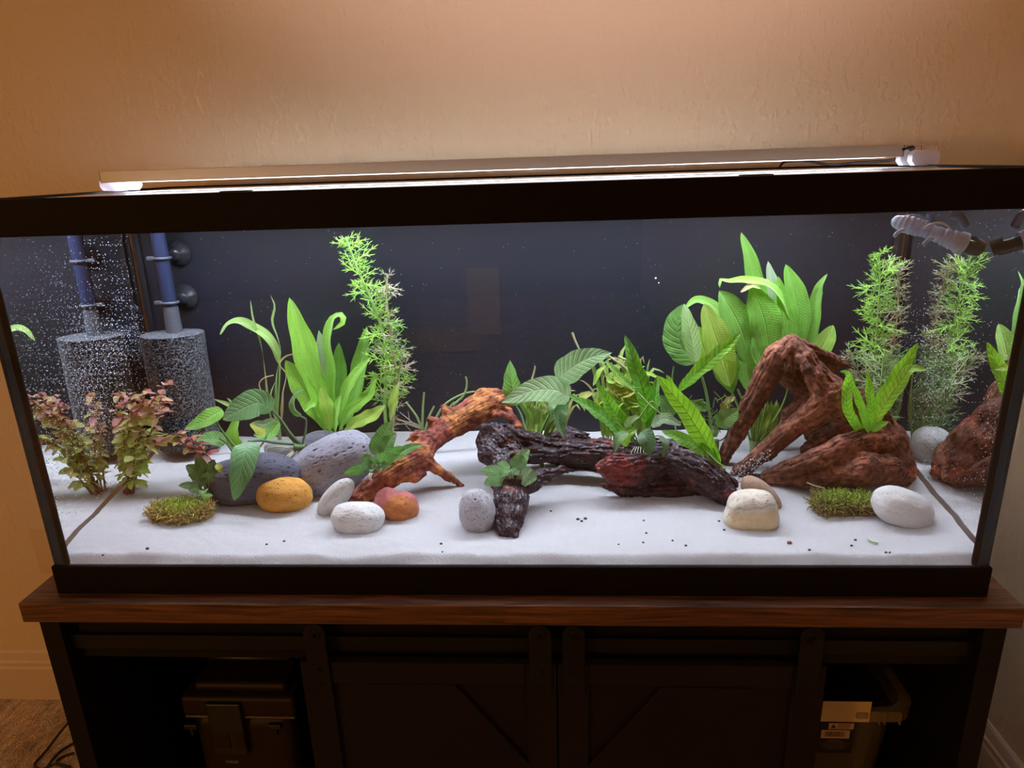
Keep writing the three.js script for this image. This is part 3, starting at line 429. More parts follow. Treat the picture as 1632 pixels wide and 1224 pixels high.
// ---------- sponge filter at the left glass ----------
{
  const o = thing('sponge_filter', 'black cylindrical sponge filter with clear uplift tube in the back left corner', 'filter', V(-21.5, 4.1, -15.7)), NU = 300, NV = 240, R = 1.95 * IN, H = 7.6 * IN, pos = [], idx = [], col = [];
  const base = V(-21.5, 4.2, -15.7), cellN = (x, y, z) => { const X = Math.floor(x), Y = Math.floor(y), Z = Math.floor(z); let b = 9, b2 = 9; for (let i = -1; i <= 1; i++) for (let j = -1; j <= 1; j++) for (let k = -1; k <= 1; k++) { const h = (n) => { const s = Math.sin((X + i) * 127.1 + (Y + j) * 311.7 + (Z + k) * 74.7 + n * 19.3) * 43758.5453; return s - Math.floor(s); }, d = (X + i + h(0) - x) ** 2 + (Y + j + h(1) - y) ** 2 + (Z + k + h(2) - z) ** 2; if (d < b) { b2 = b; b = d; } else if (d < b2) b2 = d; } return Math.sqrt(b2) - Math.sqrt(b); };
  for (let j = 0; j <= NV; j++) for (let i = 0; i <= NU; i++) {
    const t = i / NU * Math.PI * 2, f = j / NV, side = Math.min(1, f / 0.72), rad = f < 0.72 ? R : R * (1 - (f - 0.72) / 0.28), y = side * H - (f < 0.72 ? 0.0012 * Math.max(0, f - 0.7) * 50 : 0);
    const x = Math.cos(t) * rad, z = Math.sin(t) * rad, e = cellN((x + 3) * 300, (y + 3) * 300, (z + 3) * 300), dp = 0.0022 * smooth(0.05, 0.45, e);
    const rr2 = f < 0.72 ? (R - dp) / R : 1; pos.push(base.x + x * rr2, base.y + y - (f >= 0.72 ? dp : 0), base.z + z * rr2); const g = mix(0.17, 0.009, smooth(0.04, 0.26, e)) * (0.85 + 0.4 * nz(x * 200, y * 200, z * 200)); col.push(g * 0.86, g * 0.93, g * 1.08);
  }
  for (let j = 0; j < NV; j++) for (let i = 0; i < NU; i++) { const a = j * (NU + 1) + i; idx.push(a, a + NU + 1, a + 1, a + 1, a + NU + 1, a + NU + 2); }
  const g = new THREE.BufferGeometry().setAttribute('position', new THREE.Float32BufferAttribute(pos, 3)).setAttribute('color', new THREE.Float32BufferAttribute(col, 3)); g.setIndex(idx); g.computeVertexNormals();
  part(o, 'sponge', g, new THREE.MeshPhysicalMaterial({ color: 0xffffff, vertexColors: true, roughness: 0.8 }));
  const tubeMat = std(lin(0.03, 0.042, 0.1), 0.25, { transmission: 0.25, thickness: 0 }), clear = std(lin(0.18, 0.2, 0.24), 0.3, { transmission: 0.5, thickness: 0 }), suck = std(lin(0.02, 0.022, 0.03), 0.25);
  const X = -21.55, Z = -16.3; part(o, 'uplift_tube', tube([V(X, 13.4, Z), V(X, 19.6, Z)], 0.46 * IN, 2, 24), tubeMat);
  part(o, 'tube_collar', new THREE.CylinderGeometry(0.46 * IN, 0.52 * IN, 1.7 * IN, 28).translate(V(X, 12.6, Z).x, V(X, 12.6, Z).y, V(X, 12.6, Z).z), clear);
  for (const y of [16.6, 13.8]) {
    const c = part(o, 'suction_cup', new THREE.LatheGeometry([[0, -0.3], [0.3, -0.3], [0.36, -0.1], [0.62, 0.15], [0.85, 0.42], [0.8, 0.42], [0, 0.2]].map(([a, b]) => new THREE.Vector2(a * IN, b * IN)), 32).rotateX(-Math.PI / 2).translate(V(X + 0.35, y, -17.5).x, V(X + 0.35, y, -17.5).y, V(X + 0.35, y, -17.62).z), suck);
    add('tube_clip', local(merge([new THREE.TorusGeometry(0.52 * IN, 0.09 * IN, 8, 28).rotateX(Math.PI / 2).translate(V(X, y - 0.1, Z).x, V(X, y - 0.1, Z).y, V(X, y - 0.1, Z).z), box(X - 0.95, X - 0.45, y - 0.22, y + 0.02, Z - 0.15, Z + 0.15, 0.06)]), o), clear, c);
  }
}
// ---------- clear filter outlet at the top right ----------
{
  const z = -6.5, P = (u, v, dz = 0) => W(u, v, z + dz), o = thing('filter_outlet', 'clear plastic filter outlet with small prongs at the water line, upper right corner', 'filter', P(1500, 370));
  const cl = std(lin(0.6, 0.68, 0.86), 0.14, { transmission: 0.3, thickness: 0 }), dk = std(lin(0.05, 0.052, 0.045), 0.3, { transmission: 0.1, thickness: 0 });
  { // the nozzle swells and narrows along its length
    const g = tube([P(1422, 350, -1), P(1438, 356, -0.6), P(1462, 362, -0.3), P(1490, 372), P(1520, 383, 0.2), P(1536, 389, 0.2)], pxm(1480, 370, z, 1), 120, 28), q = g.attributes.position, N = g.attributes.normal, k = pxm(1480, 370, z, 1);
    for (let a = 0; a <= 120; a++) { const t = a / 120, r = (11 + 6 * Math.sin(t * 7.2 - 0.6) * (1 - t) + 5 * smooth(0.35, 0.8, t) + 2.2 * smooth(0.9, 0.94, t)) * smooth(-0.03, 0.05, t) - 1; for (let b = 0; b <= 28; b++) { const n = a * 29 + b, m = k * r * (1 + 0.16 * nz(q.getX(n) * 260, q.getY(n) * 260, q.getZ(n) * 260)); q.setXYZ(n, q.getX(n) + N.getX(n) * m, q.getY(n) + N.getY(n) * m, q.getZ(n) + N.getZ(n) * m); } }
    g.computeVertexNormals(); part(o, 'nozzle', g, cl);
  }
  part(o, 'prong', tube([P(1440, 366, 0.4), P(1430, 371, 0.6), P(1425, 377, 0.7)], pxm(1480, 370, z, 3), 10, 8), cl);
  part(o, 'prong', tube([P(1486, 380, 0.6), P(1476, 385, 0.8), P(1471, 391, 0.9)], pxm(1480, 370, z, 3.2), 10, 8), cl);
  part(o, 'carry_loop', tube([P(1472, 365, 0.3), P(1482, 358, 0.4), P(1498, 355, 0.5), P(1510, 360, 0.5), P(1518, 368, 0.4)], pxm(1480, 370, z, 1.8), 24, 8), std(lin(0.6, 0.64, 0.7), 0.15));
  part(o, 'upper_ring', merge([tube([P(1422, 353, -1), P(1440, 346, -0.9), P(1462, 343, -0.8), P(1480, 350, -0.6)], pxm(1480, 370, z, 2), 20, 8), tube([P(1482, 340, -1), P(1482, 356, -1)], pxm(1480, 370, z, 6), 4, 16), tube([P(1516, 342, -0.5), P(1530, 346, -0.4), P(1540, 362, -0.2)], pxm(1480, 370, z, 8), 14, 16)]), std(lin(0.2, 0.24, 0.33), 0.2, { transmission: 0.4, thickness: 0 }));
  part(o, 'elbow', merge([tube([P(1530, 388, 0.1), P(1542, 393, 0), P(1556, 397, -0.2)], pxm(1480, 370, z, 12), 16, 20), tube([P(1548, 389, -0.2), P(1560, 396, -0.4)], pxm(1480, 370, z, 14), 4, 20)]), dk);
}

// ---------- plants ----------
// leaf textures: midrib along v, side veins; they also raise the surface
function veins(kind) {
  return (u, v) => {
    const s = Math.abs(u - 0.5) * 2; let rib = smooth(0.055, 0.0, s), side = 0;
    if (kind === 'pinnate') { const t = v * 11 - s * 2.0; side = smooth(0.22, 0, Math.abs(t - Math.round(t))) * (1 - s * 0.4); }
    if (kind === 'sword') { side = 0.8 * smooth(0.03, 0, Math.abs(s - 0.36 * Math.sin(Math.PI * clamp(v * 0.94 + 0.03)))) + 0.6 * smooth(0.025, 0, Math.abs(s - 0.68 * Math.sin(Math.PI * clamp(v * 0.94 + 0.03)))); const t = v * 34 + s * 3; side = Math.max(side, 0.35 * smooth(0.25, 0, Math.abs(t - Math.round(t)))); }
    if (kind === 'fern') { const t = v * 15 - s * 1.1; side = 0.8 * smooth(0.2, 0, Math.abs(t - Math.round(t))); }
    return [rib, side, 0.1 * tileNoise(u, v, 9, 3, kind.length), s];
  };
}
const leafTex = {};
for (const kind of ['pinnate', 'sword', 'fern']) {
  const f = veins(kind), dark = kind === 'fern';
  leafTex[kind] = {
    map: texture(128, 512, (u, v) => { const [r, s, n, e] = f(u, v), k = 0.98 + n * 1.6 + (dark ? -0.32 * r - 0.12 * s : 0.26 * r + 0.13 * s) - 0.06 * e; return [k * (0.94 + 0.2 * r * (dark ? 0 : 1)), k, k * 0.92]; }, true),
    bump: texture(128, 512, (u, v) => { const [r, s, n] = f(u, v); return 0.55 - 0.5 * r - 0.35 * s + n; }),
  };
  for (const t of Object.values(leafTex[kind])) t.wrapS = t.wrapT = THREE.ClampToEdgeWrapping;
}
const leafMats = new Map(), LIVE = 1.65;
function leafMat(kind, r, g, b) {
  const key = kind + [r, g, b].map((x) => x.toFixed(3));
  if (!leafMats.has(key)) leafMats.set(key, new THREE.MeshPhysicalMaterial({ color: lin(Math.min(0.9, r * LIVE * 1.15), Math.min(0.92, g * LIVE), b * LIVE * 0.8), roughness: 0.97, map: leafTex[kind].map, bumpMap: leafTex[kind].bump, bumpScale: 0.002, transmission: 0.5, thickness: 0, side: THREE.DoubleSide }));
  return leafMats.get(key);
}
const FORM = {
  sword: (t) => Math.pow(Math.sin(Math.PI * Math.pow(clamp(t), 1.25)), 0.72),
  lance: (t) => Math.pow(Math.sin(Math.PI * Math.pow(clamp(t), 0.95)), 0.62),
  heart: (t) => Math.pow(Math.sin(Math.PI * Math.pow(clamp(t + 0.02), 0.62)), 0.7) * (t < 0.04 ? 0.55 + t * 11 : 1),
  ovate: (t) => Math.pow(Math.sin(Math.PI * Math.pow(clamp(t), 0.75)), 0.68),
  strap: (t) => Math.min(1, t * 6 + 0.35) * Math.pow(clamp((1 - t) * 3.2), 0.6),
};
// spine in metres; w = half width; roll turns the blade about its spine; fold > 0 makes a V, rip ruffles the edges, serr cuts teeth
function leafGeo(pts, w, o = {}) {
  const { form = 'sword', roll = 0, fold = 0.22, rip = 0.08, ripN = 5, serr = 0, n = 26, m = 8, face = [0, 0.75, 1], cup = 0, ph = 0, twist = 0 } = o;
  const c = new THREE.CatmullRomCurve3(pts, false, 'centripetal'), pos = [], uv = [], idx = [], P = new THREE.Vector3(), T = new THREE.Vector3(), F = new THREE.Vector3(...face).normalize(), A = new THREE.Vector3(), N = new THREE.Vector3();
  for (let i = 0; i <= n; i++) {
    const t = i / n; c.getPointAt(t, P); c.getTangentAt(t, T); A.crossVectors(T, F); if (A.lengthSq() < 0.02) A.set(1, 0, 0); A.normalize(); N.crossVectors(A, T).normalize();
    const a = roll + twist * t, ca = Math.cos(a), sa = Math.sin(a), ax = A.clone().multiplyScalar(ca).addScaledVector(N, sa), nn = N.clone().multiplyScalar(ca).addScaledVector(A, -sa), wt = w * FORM[form](t);
    for (let j = 0; j <= m; j++) {
      const s = j / m * 2 - 1, e = Math.abs(s), tooth = serr * (j === 0 || j === m ? Math.abs(Math.sin(t * 40)) : 0), k = wt * (1 + 0.06 * rip * 10 * Math.sin(t * 21 + s * 2 + ph) * e - tooth);
      const q = P.clone().addScaledVector(ax, s * k).addScaledVector(nn, fold * e * wt - cup * e * e * wt + rip * wt * e * e * Math.sin(t * Math.PI * ripN + (s > 0 ? 1.3 : 0) + ph));
      pos.push(q.x, q.y, q.z); uv.push(j / m, t);
    }
  }
  for (let i = 0; i < n; i++) for (let j = 0; j < m; j++) { const a = i * (m + 1) + j; idx.push(a, a + 1, a + m + 1, a + 1, a + m + 2, a + m + 1); }
  const g = new THREE.BufferGeometry().setAttribute('position', new THREE.Float32BufferAttribute(pos, 3)).setAttribute('uv', new THREE.Float32BufferAttribute(uv, 2)); g.setIndex(idx); g.computeVertexNormals(); return g;
}
const spine = (list, z0) => list.map(([u, v, dz = 0]) => W(u, v, z0 + dz));
// one leaf traced by its spine (pixels, depth offset in inches) and its full width in pixels
function leaf(o, kind, rgb, z0, width, list, opt = {}) {
  const mid = list[Math.floor(list.length / 2)], w = pxm(mid[0], mid[1], z0 + (mid[2] ?? 0), width / 2);
  return part(o, 'leaf', leafGeo(spine(list, z0), w, { ph: rr(0, 6), ...opt }), leafMat(kind, ...rgb));
}
const stemMat = (r, g, b) => { const k = 'stem' + [r, g, b]; if (!leafMats.has(k)) leafMats.set(k, std(lin(r, g, b), 0.6)); return leafMats.get(k); };
function stalk(o, rgb, z0, r, list, r1 = r * 0.7, name = 'stalk') { const k = pxm(list[0][0], list[0][1], z0); return part(o, name, tube(spine(list, z0), r * k, 20, 7, r1 * k), stemMat(...rgb)); }
// pulls a small piece back from the side glass
function insideGlass(m) { m.updateWorldMatrix(true, false); const b = new THREE.Box3().setFromObject(m), lim = 23.75 * IN; if (b.min.x < -lim) m.position.x += -lim - b.min.x; if (b.max.x > lim) m.position.x -= b.max.x - lim; }
// a rooted base that runs from a plant's lowest point down into the sand
function rooted(o, u, v, z, r = 0.004) { const p = wi(u, v, z), h = sandHeight(p[0], z) - 0.15; part(o, 'root_base', tube([V(p[0], p[1] + 0.05, z), V(p[0] + 0.03, (p[1] + h) / 2, z), V(p[0], h, z)], r, 8, 8, r * 0.8), stemMat(0.2, 0.26, 0.1)); }
const plant = (name, label, u, v, z, group) => thing(name, label, 'plant', z === undefined ? S(u, v) : W(u, v, z), group);
const SW = [0.22, 0.5, 0.05], SW2 = [0.15, 0.4, 0.045], SW3 = [0.36, 0.62, 0.1], ANU = [0.07, 0.2, 0.095], ANU2 = [0.13, 0.3, 0.16], FERN = [0.17, 0.46, 0.04], PALE = [0.34, 0.5, 0.34];

{ // sword plant on the left
  const o = plant('sword_plant', 'bright green sword plant with broad upright leaves behind the largest grey stone', 530, 694), z = -16.2;
  leaf(o, 'sword', SW2, z, 30, [[552, 690, 0.4], [566, 625, -0.2], [576, 575, -0.6], [585, 520, -0.9]], { roll: 0.3 });
  leaf(o, 'sword', SW2, z, 26, [[540, 680, -0.3], [541, 621, -0.5], [540, 546, -0.8]], {});
  leaf(o, 'sword', PALE, z, 24, [[530, 690, -0.2], [521, 620, -0.7], [513, 560, -0.9], [508, 526, -1]], { roll: -0.4 });
  leaf(o, 'sword', SW, z, 40, [[528, 690, 0.6], [517, 655, 0.6], [504, 615, 0.5], [484, 545, 0.2], [461, 474, -0.3]], { rip: 0.12, fold: 0.3, twist: 0.3 });
  leaf(o, 'sword', SW, z, 37, [[522, 690, 0.5], [504, 655, 0.6], [480, 612, 0.4], [455, 574, 0.1]], { roll: 0.25, rip: 0.1 });
  leaf(o, 'sword', SW, z, 18, [[533, 690, 0.2], [528, 600, 0.1], [523, 538, 0], [531, 507, 0.1], [545, 502, 0.5], [546, 514, 0.8], [530, 526, 0.9]], { form: 'strap', rip: 0.2, roll: 0.4 });
  leaf(o, 'sword', SW, z, 20, [[545, 690, 0.8], [546, 645, 0.9], [559, 607, 0.9], [592, 567, 0.7]], { serr: 0.15, rip: 0.15 });
  leaf(o, 'sword', SW, z, 20, [[540, 688, 1], [557, 655, 1.2], [584, 632, 1.3], [600, 603, 1.2]], { serr: 0.1, rip: 0.2, roll: -0.3 });
  leaf(o, 'sword', SW3, z, 22, [[545, 690, 1.2], [570, 672, 1.6], [592, 662, 1.8], [614, 646, 2]], { rip: 0.15, roll: -0.3 });
  leaf(o, 'sword', SW, z, 17, [[521, 690, 1], [513, 658, 1.4], [501, 643, 1.7], [485, 656, 2]], { rip: 0.2, serr: 0.1 });
  leaf(o, 'sword', SW3, z, 22, [[526, 692, 1.2], [522, 655, 1.5], [512, 616, 1.5]], { rip: 0.15 });
  leaf(o, 'sword', SW, z, 20, [[534, 692, 1.3], [536, 655, 1.6], [543, 630, 1.6]], { roll: 0.5 });
  part(o, 'crown', tube([S(529, 700), W(530, 690, z + 0.6)], 0.007, 6, 10, 0.009), stemMat(0.25, 0.4, 0.1));
}
{ // twisted thin-leaved plant
  const o = plant('ribbon_plant', 'sparse plant with thin twisted ribbon leaves left of the bright sword plant', 442, 668), z = -15.5, C = [0.22, 0.38, 0.1], T = [0.5, 0.4, 0.2];
  rooted(o, 441, 666, -15.5, 0.004);
  leaf(o, 'sword', [0.26, 0.44, 0.14], z, 17, [[446, 582, 0], [440, 560, 0.2], [428, 538, 0.2], [410, 525, 0], [386, 513, 0], [362, 517, 0.2], [350, 534, 0.4]], { form: 'lance', rip: 0.25, roll: -0.3 });
  stalk(o, C, z, 2, [[441, 668], [444, 620], [446, 580]], 1.5);
  for (const l of [[[399, 478], [403, 505], [414, 540], [423, 593], [427, 640], [432, 668]], [[430, 469], [438, 487], [434, 512], [443, 539], [448, 561], [441, 600], [440, 668]]]) leaf(o, 'sword', C, z, 7, l.slice().reverse().map(([u, v], i) => [u, v, 0.15 * Math.sin(i * 2)]), { form: 'strap', twist: 2.5, fold: 0.1, m: 4 });
  leaf(o, 'sword', T, z, 6, [[449, 668, 0.2], [451, 630, 0.3], [456, 595, 0.4], [446, 581, 0.4], [456, 568, 0.5], [479, 563, 0.3]], { form: 'strap', twist: 2, m: 4 });
  stalk(o, T, z, 1, [[425, 640, 0.3], [413, 612, 0.4], [420, 603, 0.4], [436, 598, 0.4]], 0.8);
  leaf(o, 'sword', C, z, 6, [[440, 668, 0.4], [432, 632, 0.5], [440, 605, 0.5]], { form: 'strap', twist: 1, m: 4 });
  leaf(o, 'sword', C, z, 7, [[398, 668, 1], [370, 648, 1.3], [341, 636, 1.4]], { form: 'strap', m: 4 }); leaf(o, 'sword', C, z, 5, [[386, 660, 1], [372, 644, 1.2], [362, 634, 1.3]], { form: 'strap', m: 4 });
}
// feathery plants: fronds that fork, three shapes shared by all
function frondGeo(s) {
  const old = seed; seed = s; const list = [], V3 = (x, y, z = 0) => new THREE.Vector3(x, y, z);
  const rib = (a, b, w0, w1) => { const d = b.clone().sub(a).normalize(), n = V3(-d.y, d.x, 0).normalize(), g = new THREE.BufferGeometry(), h = w0 * 0.6, p = [a.clone().addScaledVector(n, w0), a.clone().addScaledVector(n, -w0), a.clone().add(V3(0, 0, h)), b.clone().addScaledVector(n, w1), b.clone().addScaledVector(n, -w1), b.clone().add(V3(0, 0, h * w1 / w0))]; g.setFromPoints(p); g.setIndex([0, 2, 5, 0, 5, 3, 2, 1, 4, 2, 4, 5, 1, 0, 3, 1, 3, 4, 3, 5, 4]); const f = g.toNonIndexed(); f.computeVertexNormals(); return f; };
  const grow = (a, dir, len, w, depth, zz) => { const bend = rr(-0.12, 0.12), mid = a.clone().add(V3(Math.cos(dir) * len * 0.5, Math.sin(dir) * len * 0.5, zz * len * 0.5)), b = mid.clone().add(V3(Math.cos(dir + bend) * len * 0.5, Math.sin(dir + bend) * len * 0.5, (zz - 0.25) * len * 0.5)); list.push(rib(a, mid, w, w * 0.85), rib(mid, b, w * 0.85, w * (depth ? 0.7 : 0.15))); if (!depth) return; for (const s2 of [-1, 1]) { grow(mid.clone().lerp(b, rr(0, 0.3)), dir + s2 * rr(0.45, 0.75), len * rr(0.5, 0.66), w * 0.75, depth - 1, zz + rr(-0.3, 0.3)); if (depth > 1) grow(a.clone().lerp(mid, rr(0.3, 0.7)), dir + s2 * rr(0.7, 1.0), len * rr(0.4, 0.5), w * 0.7, depth - 2, zz + rr(-0.3, 0.3)); } grow(b, dir + rr(-0.15, 0.15), len * 0.55, w * 0.7, depth - 1, zz); };
  grow(V3(0, 0, 0), 0, 0.42, 0.022, 2, 0); const g = mergeGeometries(list); g.setAttribute('uv', new THREE.BufferAttribute(new Float32Array(g.attributes.position.count * 2), 2)); seed = old; return g;
}
const FRONDS = [11, 23, 37, 51].map(frondGeo);
function feathery(o, stems, z, greens) {
  for (const { pts, n, len, r, tone, from = 0.1 } of stems) {
    const c = new THREE.CatmullRomCurve3(spine(pts, z)), k = pxm(pts[0][0], pts[0][1], z); part(o, 'stem', tube(c.getPoints(14), r * k, 40, 7, r * 0.5 * k), stemMat(...(tone > 0.6 ? [0.3, 0.27, 0.14] : [0.24, 0.4, 0.1])));
    for (let i = 0; i < n; i++) {
      const t = from + (1 - from) * (i + rnd() * 0.6) / n, p = c.getPointAt(Math.min(t, 1)), a = i * 2.4 + rr(-0.8, 0.8), up = rr(-0.15, 1.0), L = len * k * rr(0.5, 1.3) * (t > 0.93 ? 0.75 : 1);
      const m = add('frond', FRONDS[i % 4], leafMats.get(greens(t, tone)), o); m.position.copy(p).sub(o.position);
      const dir = new THREE.Vector3(Math.cos(a), up, Math.sin(a) * 0.8).normalize(), zAx = new THREE.Vector3(rr(-0.6, 0.6), rr(0, 0.8), 1).normalize(), yAx = new THREE.Vector3().crossVectors(zAx, dir).normalize(); zAx.crossVectors(dir, yAx);
      m.quaternion.setFromRotationMatrix(new THREE.Matrix4().makeBasis(dir, yAx, zAx)); m.scale.setScalar(L); insideGlass(m);
    }
  }
}
for (const [k, c] of [['fa', [0.3, 0.58, 0.08]], ['fb', [0.2, 0.44, 0.08]], ['fc', [0.45, 0.42, 0.28]], ['fd', [0.3, 0.4, 0.18]], ['fe', [0.16, 0.3, 0.12]]]) leafMats.set(k, std(lin(...c), 0.7, { side: THREE.DoubleSide }));
{
  const o = plant('feathery_plant', 'tall feathery green plant with some tan fronds standing left of centre', 620, 690), z = -15.6;
  rooted(o, 620, 688, -15.6, 0.006);
  feathery(o, [
    { pts: [[616, 690], [613, 640], [616, 590], [612, 540], [597, 490], [578, 448], [562, 408], [552, 378]], n: 120, len: 46, r: 3, tone: 0.1, from: 0.16 },
    { pts: [[624, 690], [628, 640], [630, 585], [622, 530], [616, 480], [617, 436]], n: 44, len: 40, r: 3.2, tone: 0.9, from: 0.25 },
    { pts: [[620, 690], [630, 650], [636, 600], [640, 560]], n: 30, len: 38, r: 2, tone: 0.55, from: 0.3 }], z,
    (t, tone) => { const x = rnd(); return tone > 0.8 ? (x < 0.65 ? 'fc' : 'fd') : tone > 0.4 ? (x < 0.4 ? 'fc' : 'fa') : (x < 0.6 ? 'fa' : x < 0.9 ? 'fb' : 'fd'); });
  leaf(o, 'sword', SW3, z, 15, [[622, 672, 0.5], [627, 640, 0.7], [633, 612, 0.6]], { rip: 0.2 });
  for (let i = 0; i < 16; i++) { const v = 690 - i * 3.2, u = 626 + rr(-3, 3); stalk(o, [0.4, 0.32, 0.16], z, 0.8, [[u, v, 0.3], [u + rr(4, 9), v + rr(-3, 4), 0.5]], 0.3, 'rootlet'); }
}
{
  const o = plant('feathery_plant', 'feathery plant with pale and green fronds in the back right corner', 1408, 702), z = -14.6;
  rooted(o, 1407, 704, -14.6, 0.007);
  feathery(o, [
    { pts: [[1404, 706], [1400, 640], [1396, 570], [1399, 500], [1402, 450], [1401, 402]], n: 130, len: 52, r: 2.6, tone: 0.1, from: 0.12 },
    { pts: [[1410, 706], [1412, 640], [1418, 580], [1428, 520], [1432, 470], [1428, 432], [1414, 418]], n: 66, len: 42, r: 2.4, tone: 0.95, from: 0.2 },
    { pts: [[1400, 706], [1386, 650], [1372, 600], [1352, 560]], n: 42, len: 46, r: 2, tone: 0.7, from: 0.25 },
    { pts: [[1414, 706], [1428, 660], [1440, 610], [1446, 560]], n: 50, len: 48, r: 2, tone: 0.5, from: 0.1 },
    { pts: [[1400, 706, 0.6], [1396, 660, 1], [1404, 610, 1.2], [1408, 560, 1]], n: 36, len: 46, r: 2, tone: 0.5, from: 0.1 }], z,
    (t, tone) => { const x = rnd(); return tone > 0.8 ? (x < 0.7 ? 'fc' : 'fd') : tone > 0.6 ? (x < 0.5 ? 'fd' : 'fc') : tone > 0.4 ? (x < 0.5 ? 'fe' : 'fd') : (t < 0.4 ? (x < 0.5 ? 'fd' : 'fb') : x < 0.75 ? 'fa' : 'fb'); });
  for (let i = 0; i < 14; i++) stalk(o, [0.3, 0.4, 0.16], z, 0.9, [[1408, 704], [1404 + rr(-24, 34), 660], [1404 + rr(-34, 50), 620]], 0.5, 'stem');
}
{ // broad-leaved plant on the stones
  const o = plant('broad_leaf_plant', 'dark broad-leaved plant rooted between the blue-black and largest grey stones', 475, 715, -11.5), z = -10.8, ST = [0.1, 0.2, 0.08];
  leaf(o, 'pinnate', [0.13, 0.33, 0.05], z, 30, [[446, 672, -1.5], [430, 690, -1.4], [404, 694, -1]], { form: 'ovate', face: [0, 1, 0.8] });
  leaf(o, 'sword', [0.36, 0.4, 0.06], z, 30, [[442, 690, -1.6], [420, 684, -1.5], [398, 676, -1.2]], { form: 'ovate' });
  leaf(o, 'sword', SW, z, 26, [[382, 718, -0.3], [372, 696, -0.3], [380, 664, -0.5]], { form: 'ovate', roll: 0.3 });
  leaf(o, 'pinnate', ANU2, z, 46, [[434, 654, 0.2], [412, 642, 0.7], [385, 652, 1.1], [355, 669, 1.4]], { form: 'ovate', face: [0, 0.5, 1], fold: 0.1, rip: 0.04, roll: 0.1 });
  leaf(o, 'pinnate', [0.08, 0.17, 0.07], z, 14, [[438, 668, 0], [422, 676, 0.3], [404, 674, 0.3]], { form: 'ovate' });
  leaf(o, 'pinnate', [0.17, 0.42, 0.07], z, 29, [[355, 654, 0.2], [341, 661, 0.5], [320, 673, 0.8], [293, 685, 1]], { form: 'heart', fold: 0.15 });
  leaf(o, 'pinnate', [0.1, 0.24, 0.08], z, 30, [[360, 706, -0.6], [340, 700, -0.4], [312, 702, -0.2]], { form: 'ovate', face: [0, 1, 0.7] });
  leaf(o, 'pinnate', [0.1, 0.26, 0.13], z, 42, [[396, 704, 2.6], [391, 724, 4.6], [383, 758, 5.4], [373, 798, 5.6]], { form: 'ovate', fold: 0.12, face: [0.1, 0.5, 1], roll: 0.2 });
  leaf(o, 'pinnate', [0.1, 0.25, 0.09], z, 20, [[480, 664, 0.2], [470, 650, 0.4], [471, 634, 0.4], [486, 620, 0.3]], { form: 'ovate', roll: 0.9, fold: 0.5 });
  stalk(o, ST, z, 2.6, [[478, 708], [462, 690], [447, 668], [434, 654, 0.2]], 1.8); stalk(o, ST, z, 2.6, [[474, 708], [440, 706, 0.6], [415, 702, 1.8], [396, 704, 2.6]], 2);
  stalk(o, ST, z, 2.4, [[383, 720, 0.2], [366, 702], [348, 678, 0.1], [343, 666, 0.4]], 1.6); stalk(o, ST, z, 2.2, [[374, 724, 0.2], [362, 708, -0.3], [350, 698, -0.4]], 1.6);
  stalk(o, ST, z, 2, [[482, 708], [487, 685], [487, 668], [480, 664, 0.2]], 1.5); stalk(o, ST, z, 2, [[472, 708], [452, 684], [444, 664]], 1.4); stalk(o, ST, z, 1.8, [[398, 722, 0.4], [414, 712], [425, 694, -0.4], [425, 684, -1]], 1.4);
  part(o, 'rhizome', tube(spine([[470, 712, 0.1], [478, 714, 0.2], [488, 713, 0.2]], z), 0.0055, 10, 10), stemMat(0.12, 0.2, 0.07));
  for (const l of [[[472, 716], [453, 732, 1], [450, 742, 1.4], [461, 758, 1.6]], [[474, 717], [460, 730, 0.9], [457, 742, 1.2], [462, 762, 1.4]], [[482, 716], [484, 726, 0.6], [474, 734, 0.9]], [[486, 716], [492, 722, 0.5], [486, 730, 0.8]], [[470, 716], [440, 712, 0.8], [425, 716, 1], [424, 722, 1.1]], [[478, 718], [470, 728, 0.6], [464, 734, 0.9]]]) stalk(o, [0.55, 0.52, 0.4], z, 1.5, l, 0.9, 'root');
}
